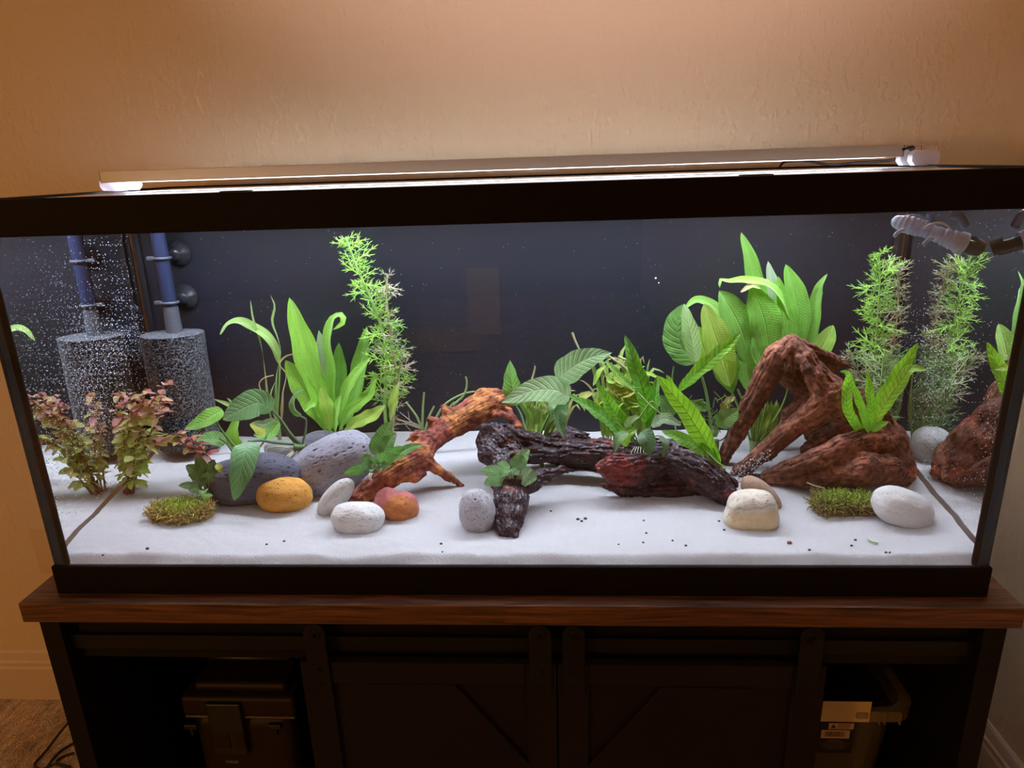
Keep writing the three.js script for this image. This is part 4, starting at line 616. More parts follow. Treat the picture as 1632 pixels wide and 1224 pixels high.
// rosettes of small oval leaves
function rosette(o, u, v, z, leaves, rgb, kind = 'pinnate') {
  for (const [tu, tv, tz, w, tone = 1] of leaves) {
    const mu = mix(u, tu, 0.35), mv = mix(v, tv, 0.35) - 5, z1 = z + tz;
    stalk(o, [0.13, 0.26, 0.08], z, 1.2, [[u, v], [mu, mv, tz * 0.4]], 0.9);
    leaf(o, kind, rgb.map((c) => c * tone), z, w, [[mu, mv, tz * 0.4], [mix(mu, tu, 0.5), Math.min(mv, tv) - 1 + Math.abs(mv - tv) * 0.35, tz * 0.8], [tu, tv, tz]], { form: 'ovate', fold: 0.15, rip: 0.05, face: [rr(-0.4, 0.4), rr(0.2, 0.7), 1] });
  }
}
{
  const o = plant('oval_leaf_plant', 'small bushy oval-leaved plant on the lower end of the orange-brown branch', 598, 752, -7.5);
  rosette(o, 598, 754, -6.5, [[622, 672, -1.2, 30, 1.3], [602, 690, -1, 24, 1.2], [632, 690, -0.8, 24, 1.2], [575, 728, 0.2, 20, 1], [556, 750, 0.5, 17, 1.1], [548, 756, 0.8, 16, 1.5], [580, 738, 0.9, 18, 0.8], [570, 742, 0.7, 16, 0.9], [636, 726, 0.4, 18, 1.3], [648, 712, 0, 17, 1.3], [622, 742, 0.9, 15, 0.9], [610, 748, 1.1, 14, 0.6], [590, 752, 1.2, 14, 0.7], [622, 722, 0.7, 18, 1.2], [596, 728, 0.8, 18, 0.8], [674, 708, -0.4, 16, 1.5]], [0.09, 0.25, 0.07]);
  for (let i = 0; i < 7; i++) stalk(o, [0.5, 0.5, 0.36], -7, 1, [[592 + i * 3, 752], [590 + i * 3.4 + rr(-3, 3), 762, 0.3], [594 + i * 3 + rr(-4, 4), 770, 0.4]], 0.6, 'root');
}
{
  const o = plant('oval_leaf_plant', 'small oval-leaved plant on the left foot of the dark driftwood', 815, 768, -6.2);
  rosette(o, 815, 768, -6, [[766, 750, 0.4, 22, 1.5], [771, 772, 0.9, 20, 1.2], [792, 738, 0, 22, 1.6], [836, 728, -0.3, 30, 1], [844, 716, -0.6, 22, 1.6], [856, 762, 0.6, 32, 1.1], [782, 774, 0.9, 19, 1.3], [800, 752, 0.7, 20, 1.4], [824, 748, 0.5, 19, 1.1]], [0.17, 0.33, 0.2]);
  for (let i = 0; i < 9; i++) stalk(o, [0.35, 0.45, 0.22], -5.8, 1.1, [[808 + i * 3, 768], [800 + i * 5 + rr(-3, 3), 758, 0.3], [798 + i * 6, 750, 0.2]], 0.8);
}
{
  const o = plant('oval_leaf_plant', 'small dark oval-leaved plant on top of the dark driftwood beneath the centre fern', 1018, 712, -8.6);
  leaf(o, 'pinnate', [0.09, 0.2, 0.11], -8.2, 29, [[1022, 688, 0.3], [1030, 698, 0.9], [1036, 726, 1.2]], { form: 'ovate', face: [-0.2, 0.4, 1] }); leaf(o, 'pinnate', [0.2, 0.32, 0.22], -8.2, 22, [[1038, 678, 0.2], [1060, 668, 0.8], [1086, 678, 1]], { form: 'ovate', face: [0, 0.9, 1] });
  leaf(o, 'pinnate', [0.14, 0.3, 0.12], -8.2, 17, [[1000, 688, 0.2], [986, 700, 0.8], [980, 720, 1]], { form: 'ovate', face: [-0.4, 0.4, 1] }); leaf(o, 'pinnate', [0.09, 0.2, 0.09], -8.2, 16, [[1050, 694, 0.2], [1060, 708, 0.6], [1056, 728, 0.9]], { form: 'ovate', roll: 0.6 });
  leaf(o, 'pinnate', [0.26, 0.42, 0.2], -8.2, 13, [[996, 682, -0.2], [1008, 668, 0], [1020, 664, 0.2]], { form: 'ovate' }); leaf(o, 'pinnate', [0.3, 0.6, 0.08], -8.2, 15, [[996, 712, 0], [1000, 694, 0.2], [1016, 684, 0.2]], { form: 'ovate' });
  for (const t of [[1022, 688], [1038, 679], [1000, 688], [1050, 694], [1010, 690]]) stalk(o, [0.12, 0.2, 0.08], -8.2, 1.3, [[1018, 714], [mix(1018, t[0], 0.4), 700], t], 1);
  for (let i = 0; i < 6; i++) stalk(o, [0.5, 0.5, 0.38], -8, 0.9, [[1012 + i * 3, 712], [1006 + i * 5, 722, 0.4], [1004 + i * 6 + rr(-3, 3), 732, 0.6]], 0.5, 'root');
}
{
  const o = plant('oval_leaf_plant', 'dark low plant crowded against the left end of the blue-black stone', 330, 790), z = -6.9;
  rosette(o, 334, 786, z, [[296, 742, 0, 24, 0.8], [312, 728, -0.4, 24, 0.7], [340, 732, -0.5, 22, 0.5], [306, 766, 0.4, 26, 0.7], [330, 752, 0.3, 24, 0.6], [352, 748, 0, 18, 0.7], [300, 782, 0.8, 18, 1], [318, 788, 1, 16, 2], [326, 798, 1.2, 18, 2.4], [284, 774, 0.7, 14, 0.9]], [0.08, 0.18, 0.05]);
  leaf(o, 'sword', [0.5, 0.5, 0.05], z, 12, [[345, 740, 0.3], [350, 746, 0.5], [354, 754, 0.6]], { form: 'ovate' });
}
{ // large leaves in the middle
  const o = plant('broad_leaf_plant', 'plant with large pale green leaves on long stalks behind the dark driftwood', 862, 706), z = -11.6, ST = [0.16, 0.32, 0.1];
  rooted(o, 862, 705, -11.6, 0.004);
  leaf(o, 'pinnate', [0.17, 0.44, 0.1], z, 31, [[822, 646, -0.6], [816, 612, -0.7], [813, 574, -1]], { form: 'heart', fold: 0.25, roll: 0.3 });
  leaf(o, 'pinnate', [0.24, 0.42, 0.26], z, 47, [[888, 604, 0], [906, 590, 0.5], [935, 572, 0.9], [976, 562, 1]], { form: 'heart', fold: 0.16, rip: 0.05, roll: -0.2 });
  leaf(o, 'pinnate', [0.3, 0.48, 0.34], z, 45, [[908, 634, 0.7], [885, 622, 1.3], [850, 623, 1.8], [799, 642, 2.1]], { form: 'heart', fold: 0.14, rip: 0.05, roll: 0.15 });
  leaf(o, 'pinnate', [0.1, 0.24, 0.12], z, 24, [[906, 652, 0.4], [893, 656, 1], [891, 675, 1.3], [900, 698, 1.4]], { form: 'ovate', fold: 0.4, roll: 0.5 }); leaf(o, 'pinnate', [0.24, 0.4, 0.26], z, 16, [[890, 646, 0.4], [880, 650, 0.8], [880, 664, 0.9]], { form: 'ovate' });
  for (const l of [[[866, 708], [880, 670], [894, 640], [888, 604]], [[868, 708], [888, 672], [902, 648, 0.4], [908, 634, 0.7]], [[856, 706], [840, 690, -0.2], [830, 660, -0.5], [822, 646, -0.6]], [[862, 708], [876, 676], [898, 655, 0.3], [906, 652, 0.4]], [[858, 708], [866, 680], [878, 655]]]) stalk(o, ST, z, 2, l, 1.5);
}
{ // grassy clump behind
  const o = plant('grassy_plant', 'loose clump of thin yellow-green blades behind the centre fern', 930, 706), z = -14.6;
  rooted(o, 990, 700, -14.6, 0.008);
  for (let i = 0; i < 95; i++) {
    const b = i < 40 ? [rr(835, 900), rr(690, 706)] : [rr(960, 1030), rr(676, 706)], h = i < 40 ? rr(50, 80) : rr(50, 130), lean = rr(-34, 30), t = [b[0] + lean, b[1] - h], y = rnd();
    leaf(o, 'sword', y < 0.5 ? [0.34, 0.5, 0.12] : y < 0.8 ? [0.22, 0.4, 0.07] : [0.48, 0.46, 0.18], z, rr(3.5, 7.5), [[b[0], b[1], rr(-0.8, 0.8)], [b[0] + lean * 0.3, b[1] - h * 0.55, rr(-0.6, 0.6)], [t[0], t[1], rr(-0.5, 0.9)], [t[0] + lean * rr(0.3, 0.9), t[1] + rr(-12, 26), rr(0, 1)]], { form: 'strap', m: 2, n: 10, fold: 0.2 });
  }
  for (let i = 0; i < 40; i++) { const u = rr(940, 1030), v = rr(580, 650); leaf(o, 'fern', rnd() < 0.6 ? [0.3, 0.5, 0.06] : [0.42, 0.42, 0.08], z, rr(8, 13), [[u, v, 0.4], [u + rr(-14, 14), v + rr(4, 16), 0.8], [u + rr(-26, 26), v + rr(14, 42), 1]], { m: 4, n: 12, rip: 0.25, twist: rr(-1, 1) }); }
  for (const l of [[[968, 566], [1000, 590], [1030, 630]], [[985, 568], [1008, 580], [1018, 604]], [[912, 530], [918, 546], [930, 570]], [[846, 612], [852, 590], [853, 583]]]) stalk(o, [0.42, 0.42, 0.22], z, 2, l.map((p) => [...p, 0.6]), 1.2, 'runner');
}
{ // serrated ferns on the dark driftwood
  const o = plant('fern', 'bright fern with long toothed leaves growing from the middle of the dark driftwood', 1016, 714, -10), z = -9.8, D = [0.12, 0.37, 0.035];
  leaf(o, 'fern', D, z, 32, [[1032, 690, 0], [1030, 640, 0.3], [1012, 585, 0.2], [996, 534, -0.2]], { serr: 0.2, rip: 0.14, form: 'lance', fold: 0.2 });
  leaf(o, 'fern', D, z, 30, [[1004, 712, 0.2], [972, 672, 0.8], [938, 648, 1.2], [906, 628, 1.3]], { serr: 0.25, rip: 0.18, form: 'lance', roll: -0.2 });
  leaf(o, 'fern', FERN, z, 26, [[1010, 704, 0.6], [988, 670, 1], [968, 640, 1.2], [953, 612, 1.2]], { serr: 0.15, rip: 0.12, form: 'lance' }); leaf(o, 'fern', FERN, z, 20, [[1002, 712, 0.5], [998, 680, 0.8], [984, 650, 1]], { serr: 0.2, rip: 0.2, form: 'lance' });
  leaf(o, 'fern', D, z, 22, [[1032, 690, 0.3], [1042, 650, 0.2], [1048, 598, 0]], { serr: 0.2, rip: 0.2, form: 'lance', roll: 0.5 });
  leaf(o, 'fern', [0.2, 0.44, 0.05], z, 12, [[965, 574, -1], [990, 602, -0.6], [1016, 626, -0.3]], { form: 'lance' }); stalk(o, [0.25, 0.45, 0.12], z, 1.6, [[1016, 626, 0.8], [1048, 656, 1.2], [1086, 674, 1.4]], 1.2);
  for (const l of [[[975, 668], [1000, 688], [1012, 694]], [[1020, 664], [1040, 640, 0.6], [1052, 660, 1]]]) stalk(o, [0.25, 0.4, 0.12], z, 1.4, l.map((p) => [p[0], p[1], 1.2]), 1);
}
{
  const o = plant('fern', 'fern with two very bright long leaves at the right end of the dark driftwood', 1146, 744, -9), z = -8.9;
  rooted(o, 1147, 742, -8.9, 0.004);
  leaf(o, 'fern', [0.26, 0.58, 0.04], z, 37, [[1148, 742, 0], [1118, 694, 0.8], [1088, 648, 1.3], [1046, 598, 1.6]], { serr: 0.08, rip: 0.1, form: 'lance', fold: 0.15, roll: 0.1 });
  leaf(o, 'fern', [0.2, 0.52, 0.04], z, 25, [[1080, 625, 0.4], [1104, 600, 0.6], [1138, 570, 0.6], [1182, 530, 0.4]], { serr: 0.06, rip: 0.14, form: 'lance' });
  stalk(o, [0.2, 0.4, 0.08], z, 2, [[1146, 740], [1112, 694, 0.2], [1088, 650, 0.2], [1080, 625, 0.4]], 1.5);
  leaf(o, 'fern', [0.2, 0.5, 0.04], z, 17, [[1080, 646, 0], [1072, 622, 0.2], [1062, 597, 0.2]], { serr: 0.2, rip: 0.2, form: 'lance' }); leaf(o, 'fern', FERN, z, 24, [[1144, 738, 0.5], [1104, 708, 1], [1054, 686, 1.3]], { rip: 0.15, form: 'lance' });
  leaf(o, 'fern', FERN, z, 12, [[1148, 742, 0.2], [1130, 712, 0.3], [1118, 694, 0.2]], { form: 'lance', roll: 0.8 });
  for (let i = 0; i < 14; i++) stalk(o, [0.3, 0.42, 0.14], z, 1.2, [[1120 + i * 2, 714 + i * 2, 0.6], [1130 + i * 2.2 + rr(-5, 5), 728 + i * 1.6, 1], [1140 + rr(-6, 14), 744 + rr(-4, 10), 1.1]], 0.7, 'root');
}
{ // large sword plant behind the stump
  const o = plant('sword_plant', 'largest plant, a sword plant with many broad leaves rising behind the big stump', 1200, 704), z = -14.2, L = (...a) => leaf(o, 'sword', ...a);
  rooted(o, 1203, 702, -14.2, 0.009);
  L([0.2, 0.44, 0.07], z, 18, [[1165, 540, -1.5], [1140, 490, -1.2], [1110, 478, -0.9], [1090, 492, -0.7]], { form: 'lance' });
  L(SW2, z, 30, [[1218, 580, -1], [1208, 470, -1.2], [1194, 408, -1.2], [1181, 370, -1.1]], { form: 'lance', rip: 0.12, twist: 0.4 });
  L([0.36, 0.5, 0.44], z, 27, [[1240, 580, -1.3], [1234, 480, -1.4], [1224, 416, -1.5]], { rip: 0.12 });
  L(SW2, z, 38, [[1272, 580, -0.8], [1272, 490, -0.8], [1252, 421, -1]], { roll: 0.1, rip: 0.06 }); L(SW, z, 24, [[1262, 560, -1], [1246, 480, -1.2], [1240, 440, -1.3]], {});
  L(SW2, z, 24, [[1290, 590, -0.7], [1294, 520, -0.8], [1303, 468, -0.8], [1306, 456, -0.7], [1319, 436, -0.6]], { form: 'lance', rip: 0.1, twist: 0.7 });
  L([0.27, 0.5, 0.09], z, 32, [[1290, 590, -0.5], [1312, 550, -0.4], [1328, 518, -0.5]], { rip: 0.05 });
  L(SW, z, 20, [[1266, 520, -0.2], [1248, 478, 0], [1222, 452, 0.2], [1190, 447, 0.4], [1162, 449, 0.5], [1148, 446, 0.6], [1147, 459, 0.7]], { form: 'lance', rip: 0.2, roll: -0.4 });
  L(SW2, z, 36, [[1258, 580, 0], [1256, 510, 0], [1242, 455, -0.1]], { rip: 0.08 });
  L(SW2, z, 53, [[1228, 585, 0.2], [1218, 510, 0.4], [1197, 456, 0.3]], { rip: 0.07, fold: 0.15, roll: 0.1 }); L([0.5, 0.44, 0.26], z, 9, [[1212, 460, 0.6], [1198, 455, 0.7], [1180, 466, 0.8]], { form: 'lance' });
  L([0.13, 0.35, 0.04], z, 55, [[1200, 590, 0.3], [1178, 518, 0.6], [1146, 463, 0.6]], { rip: 0.07, fold: 0.15 });
  L(SW2, z, 36, [[1208, 640, 0.3], [1192, 600, 0.5], [1186, 540, 0.5]], { rip: 0.06 }); L(SW2, z, 30, [[1226, 600, 0.2], [1212, 570, 0.4], [1206, 525, 0.4]], {});
  L([0.3, 0.52, 0.05], z, 36, [[1130, 580, 0.8], [1120, 550, 0.8], [1112, 520, 0.8]], { form: 'ovate' });
  L(SW2, z, 44, [[1168, 628, 0.7], [1158, 592, 0.8], [1150, 545, 0.7]], { rip: 0.05, roll: 0.2 });
  L(SW3, z, 48, [[1164, 616, 1], [1148, 560, 1.3], [1122, 484, 1.3]], { rip: 0.06, fold: 0.14, form: 'lance' });
  for (const l of [[[1196, 704], [1186, 670], [1168, 628]], [[1200, 704], [1192, 660], [1176, 620]], [[1204, 704], [1210, 660], [1208, 630]], [[1206, 704], [1222, 640], [1230, 580]], [[1210, 704], [1250, 640], [1264, 570]], [[1198, 704], [1204, 650], [1200, 590]], [[1212, 704], [1270, 650], [1290, 590]]]) stalk(o, [0.22, 0.4, 0.08], z, 2.2, l, 1.8);
}
{
  const o = plant('broad_leaf_plant', 'folded ribbed leaf, half dark and half pale, left of the largest plant', 1134, 704), z = -12.6;
  rooted(o, 1134, 702, -12.6, 0.004);
  const G = [0.1, 0.27, 0.05];
  part(o, 'leaf', leafGeo(spine([[1106, 580, 0.2], [1084, 548, 0.1], [1080, 515, -0.1], [1091, 484, -0.3]], z), pxm(1090, 530, z, 26), { form: 'ovate', fold: 0.1, roll: 0.1, ripN: 14, rip: 0.05 }), leafMat('pinnate', ...G));
  part(o, 'leaf', leafGeo(spine([[1108, 578, 0.5], [1104, 548, 0.6], [1098, 518, 0.5], [1090, 484, 0.1]], z), pxm(1090, 530, z, 15), { form: 'ovate', fold: 0.1, roll: 0.6 }), leafMat('pinnate', 0.3, 0.5, 0.26));
  stalk(o, [0.18, 0.36, 0.09], z, 2.4, [[1134, 704], [1131, 660], [1124, 620], [1112, 585, 0.2], [1106, 580, 0.2]], 2); stalk(o, [0.18, 0.36, 0.09], z, 1.6, [[1132, 690], [1136, 670], [1144, 660]], 1.2); stalk(o, [0.15, 0.3, 0.08], z, 1.8, [[1074, 640, -0.4], [1072, 600, -0.3], [1074, 584, -0.2]], 1.4);
}
{
  const o = plant('round_leaf_plant', 'low plant with round dull green leaves left of the stump root leg', 1150, 706), z = -12.2, F = 'pinnate';
  rooted(o, 1142, 702, -12.2, 0.004);
  leaf(o, F, [0.13, 0.26, 0.07], z, 30, [[1144, 680, 0.4], [1156, 668, 0.6], [1180, 652, 0.6]], { form: 'ovate', face: [0, 0.4, 1] }); leaf(o, F, [0.12, 0.27, 0.1], z, 32, [[1072, 664, -0.6], [1062, 645, -0.4], [1052, 630, -0.4]], { form: 'ovate' });
  leaf(o, F, [0.15, 0.3, 0.14], z, 16, [[1134, 696, 0.4], [1138, 686, 0.6], [1136, 678, 0.6]], { form: 'ovate' }); leaf(o, F, [0.1, 0.25, 0.05], z, 20, [[1130, 650, -0.6], [1112, 646, -0.5], [1096, 640, -0.5]], { form: 'ovate' }); leaf(o, 'sword', [0.34, 0.3, 0.1], z, 14, [[1148, 664, -0.8], [1160, 640, -0.8], [1172, 632, -0.9]], { form: 'lance', rip: 0.3 });
  stalk(o, [0.06, 0.1, 0.04], z, 1.4, [[1136, 704], [1152, 700, 0.4], [1160, 688, 0.5], [1156, 672, 0.5]], 1); stalk(o, [0.2, 0.34, 0.1], z, 1.2, [[1080, 700], [1076, 680], [1072, 664, -0.6]], 1);
  for (let i = 0; i < 26; i++) { const u = rr(1094, 1170), v = rr(640, 690); stalk(o, [0.24, 0.34, 0.1], z, 0.9, [[u, v, -0.8], [u + rr(-10, 10), v - rr(6, 18), -0.6], [u + rr(-16, 16), v - rr(6, 26), -0.5]], 0.6, 'runner'); }
}
{
  const o = plant('grassy_plant', 'tuft of bright green blades seen through the arch of the stump', 1218, 704), z = -14.6;
  rooted(o, 1217, 705, -14.6, 0.006);
  for (let i = 0; i < 16; i++) { const t = i / 15; leaf(o, 'sword', rnd() < 0.5 ? SW : SW3, z, 9, [[mix(1206, 1228, t), 706, rr(-0.3, 0.4)], [mix(1206, 1232, t) + rr(-3, 3), 680, rr(0, 0.5)], [mix(1212, 1240, t) + rr(-4, 4), rr(632, 655), rr(-0.3, 0.3)]], { form: 'strap', m: 4, n: 10 }); }
}
{
  const o = plant('fern', 'bright fern with toothed strap leaves on the crest of the big stump', 1382, 690, -8.6), z = -8.6, G = [0.22, 0.55, 0.04];
  leaf(o, 'fern', G, z, 17, [[1376, 690, 0], [1358, 668, 0.4], [1349, 640, 0.6], [1352, 612, 0.6], [1350, 594, 0.8], [1338, 592, 1]], { form: 'strap', rip: 0.15, roll: 0.3 }); leaf(o, 'fern', G, z, 15, [[1380, 688, 0], [1374, 655, 0], [1364, 628, 0.2], [1357, 604, 0.4]], { form: 'lance', rip: 0.2 });
  leaf(o, 'fern', G, z, 17, [[1386, 690, 0.3], [1388, 655, 0.5], [1385, 620, 0.5], [1382, 588, 0.4]], { form: 'lance', rip: 0.2, serr: 0.12 }); leaf(o, 'fern', G, z, 14, [[1384, 690, 0.5], [1376, 660, 0.8], [1370, 632, 0.9]], { form: 'lance', rip: 0.15 });
  leaf(o, 'fern', [0.24, 0.58, 0.04], z, 27, [[1388, 686, 0], [1404, 640, 0], [1430, 598, -0.2], [1464, 546, -0.4]], { form: 'strap', rip: 0.12, serr: 0.08, fold: 0.15, roll: -0.3 });
  leaf(o, 'fern', [0.3, 0.62, 0.06], z, 24, [[1392, 682, 0.6], [1408, 648, 0.9], [1434, 610, 1], [1452, 588, 1], [1478, 590, 1.1]], { form: 'lance', rip: 0.14, serr: 0.06, fold: 0.12 }); leaf(o, 'fern', G, z, 15, [[1390, 688, 0.7], [1402, 678, 1], [1416, 672, 1.1]], { form: 'lance', serr: 0.2 });
  stalk(o, [0.12, 0.2, 0.05], z, 4, [[1378, 690, 0.1], [1384, 694, 0.1], [1392, 691, 0.1]], 3, 'rhizome');
}
{ // thin stalks behind the left branch
  const o = plant('grassy_plant', 'few thin green stalks with pale roots behind the orange-brown branch', 672, 686), z = -14.4, G = [0.24, 0.36, 0.12];
  rooted(o, 674, 683, -14.4, 0.004);
  for (const l of [[[672, 684], [664, 664], [648, 642]], [[673, 684], [674, 650], [676, 625]], [[678, 684], [684, 664], [692, 647]], [[690, 676], [708, 646], [738, 628], [757, 624]], [[722, 646], [740, 628], [744, 610], [742, 600]], [[700, 670], [716, 650], [724, 640]]]) stalk(o, G, z, 2.2, l, 1.4, 'blade');
  for (let i = 0; i < 9; i++) stalk(o, [0.42, 0.38, 0.26], z, 0.9, [[672, 684], [655 + rr(-12, 10), 676], [640 + rr(-16, 14), 668 + rr(-18, 18)]], 0.5, 'root');
}
// ---------- red-topped stem plant at the left glass ----------
{
  const o = plant('red_stem_plant', 'bunch of leafy stems turning red at the tips beside the left glass', 208, 788), z = -9.0;
  const small = leafGeo([new THREE.Vector3(0, 0, 0), new THREE.Vector3(0.5, 0.06, 0), new THREE.Vector3(1, -0.05, 0)], 0.27, { form: 'lance', n: 8, m: 4, face: [0, 1, 0.01] });
  const tones = [[0.44, 0.55, 0.16], [0.54, 0.55, 0.2], [0.54, 0.36, 0.2], [0.54, 0.2, 0.22], [0.6, 0.13, 0.25]].map((c) => leafMat('sword', ...c));
  const stems = [
    [[206, 788], [206, 750], [212, 705], [226, 668], [246, 635], [268, 606]], [[204, 788], [202, 745], [204, 700], [210, 660], [206, 628]], [[210, 788], [216, 740], [222, 700], [230, 660], [262, 642]], [[208, 788], [212, 735], [218, 690], [226, 655], [232, 618]],
    [[206, 788, -0.3], [200, 735, -0.6], [190, 690, -1], [186, 650, -1.4], [190, 622, -1.6]], [[212, 788, -0.3], [222, 740, -0.8], [240, 690, -1.2], [252, 660, -1.4], [258, 628, -1.5]],
    [[212, 788], [218, 735], [240, 708], [276, 700], [305, 716], [330, 738]], [[212, 788], [222, 725], [250, 700], [285, 692], [312, 706], [336, 732]], [[203, 788, -0.4], [201, 745, -0.8], [198, 705, -1.1], [196, 660, -1.4]], [[204, 788, 0.2], [201, 752, 0.3], [199, 720, 0.3], [197, 690, 0.2]], [[210, 788, 0.2], [212, 752, 0.6], [214, 722, 0.8]],
  ];
  stems.forEach((l, si2) => {
    const c = new THREE.CatmullRomCurve3(spine(l, z)), k = pxm(208, 740, z); part(o, 'stem', tube(c.getPoints(12), 1.7 * k, 36, 6, 1 * k), stemMat(0.26, 0.13, 0.07));
    const n = si2 > 8 ? 30 : 40;
    for (let i = 0; i < n; i++) {
      const t = 0.2 + 0.8 * (i + rnd()) / n, p = c.getPointAt(Math.min(1, t)), a = (i % 2 ? Math.PI : 0) + Math.floor(i / 2) * 1.57 + rr(-0.4, 0.4), far = clamp(t * 4.4 - 0.7 + rr(-1, 1) + (si2 === 6 || si2 === 7 ? 0.7 : 0), 0, 4), bent = si2 === 9 || si2 === 10;
      const m = add('leaf', small, tones[bent ? Math.floor(rr(0, 2.2)) : Math.floor(far)], o); m.position.copy(p).sub(o.position); m.rotation.set(rr(-0.6, 0.6), a, rr(-0.7, 0.45), 'YXZ'); m.scale.setScalar(k * rr(14, 27) * (t > 0.9 ? 0.8 : 1)); insideGlass(m);
    }
  });
  const b = spine([[207, 792], [207, 770]], z); part(o, 'stem_bundle', mergeGeometries([...Array(11).keys()].map((i) => { const a = i * 2.4, r = 0.0022 * Math.sqrt(i) + 0.001; return tube([b[0].clone().add(new THREE.Vector3(Math.cos(a) * r, 0, Math.sin(a) * r)), b[1].clone().add(new THREE.Vector3(Math.cos(a) * r * 1.2, 0.004, Math.sin(a) * r * 1.2))], 0.0016, 4, 6); })), stemMat(0.24, 0.08, 0.06));
}
// ---------- moss pads ----------
function moss(label, u, v, w, d, h, green, brown, flat) {
  const c = si(u, v), o = thing('moss_pad', label, 'moss', V(c[0], c[1] - 0.05, c[2])), px = pxm(u, v, c[2]);
  const base = new THREE.CylinderGeometry(1, 1.04, 1, 40, 4), p = base.attributes.position; for (let i = 0; i < p.count; i++) { const a = Math.atan2(p.getZ(i), p.getX(i)), r = Math.hypot(p.getX(i), p.getZ(i)), sq = flat ? Math.pow(Math.abs(Math.cos(a)) ** 4 + Math.abs(Math.sin(a)) ** 4, -0.25) : 1, q = r * sq * (1 + 0.16 * nz(Math.cos(a) * 2, Math.sin(a) * 2, u)); p.setXYZ(i, Math.cos(a) * q * w * px, (p.getY(i) + 0.45) * h * px * (0.7 + 0.2 * nz(p.getX(i) * 3, p.getZ(i) * 3, 1)), Math.sin(a) * q * d * IN); }
  base.computeVertexNormals(); add('pad', base, stemMat(...brown.map((x) => x * 0.6)), o);
  const sprig = tube([new THREE.Vector3(0, 0, 0), new THREE.Vector3(0.25, 0.4, 0.1), new THREE.Vector3(0.2, 0.8, 0.3), new THREE.Vector3(0.5, 1, 0.2)], 0.075, 5, 4, 0.03), N = 2600, im = new THREE.InstancedMesh(sprig, std(0xffffff, 0.8), N), M = new THREE.Matrix4(), q = new THREE.Quaternion(), col = new THREE.Color();
  for (let i = 0; i < N; i++) {
    const a = rnd() * 6.283, sq = flat ? Math.pow(Math.abs(Math.cos(a)) ** 4 + Math.abs(Math.sin(a)) ** 4, -0.25) : 1, r0 = Math.sqrt(rnd()), r = r0 * sq * (1 + 0.16 * nz(Math.cos(a) * 2, Math.sin(a) * 2, u)) * 1.03, edge = smooth(0.72, 1, r0), lump = 0.6 + 0.5 * nz(Math.cos(a) * r * 3, Math.sin(a) * r * 3, u);
    const x = Math.cos(a) * r * w * px, z = Math.sin(a) * r * d * IN, y = edge > 0.4 ? rnd() * h * px : h * px * (0.62 + 0.35 * lump) * rr(0.8, 1);
    q.setFromEuler(new THREE.Euler(rr(-1.2, 1.2) + Math.sin(a) * edge, rnd() * 6.28, rr(-1.2, 1.2))); M.compose(new THREE.Vector3(x, y, z), q, new THREE.Vector3().setScalar(rr(0.007, 0.016))); im.setMatrixAt(i, M);
    const gmix = clamp((1 - edge) * 1.1 * (0.45 + 0.9 * lump) - (flat ? 0.1 : 0.3) + rr(-0.35, 0.35)); col.setRGB(mix(brown[0], green[0], gmix), mix(brown[1], green[1], gmix), mix(brown[2], green[2], gmix)).multiplyScalar(rr(0.45, 1.35)); im.setColorAt(i, col);
  }
  im.name = 'moss_sprigs'; im.userData.kind = 'stuff'; im.castShadow = im.receiveShadow = true; o.add(im);
}
moss('ragged olive moss clump on the sand left of the blue-black stone', 290, 822, 46, 1.15, 15, [0.42, 0.58, 0.07], [0.5, 0.36, 0.12], false);
moss('square brown-edged moss pad with green tufts between the stump and the flat white pebble', 1341, 811, 44, 1.0, 19, [0.36, 0.52, 0.07], [0.28, 0.2, 0.08], true);
{ const z = -6.6, o = thing('root_thread', 'pale thin root lying above the square moss pad', 'root', W(1300, 772, z)); part(o, 'strand', tube(spine([[1286, 769], [1298, 774], [1314, 778]], z), 0.0011, 12, 6, 0.0006), stemMat(0.6, 0.55, 0.42)); }
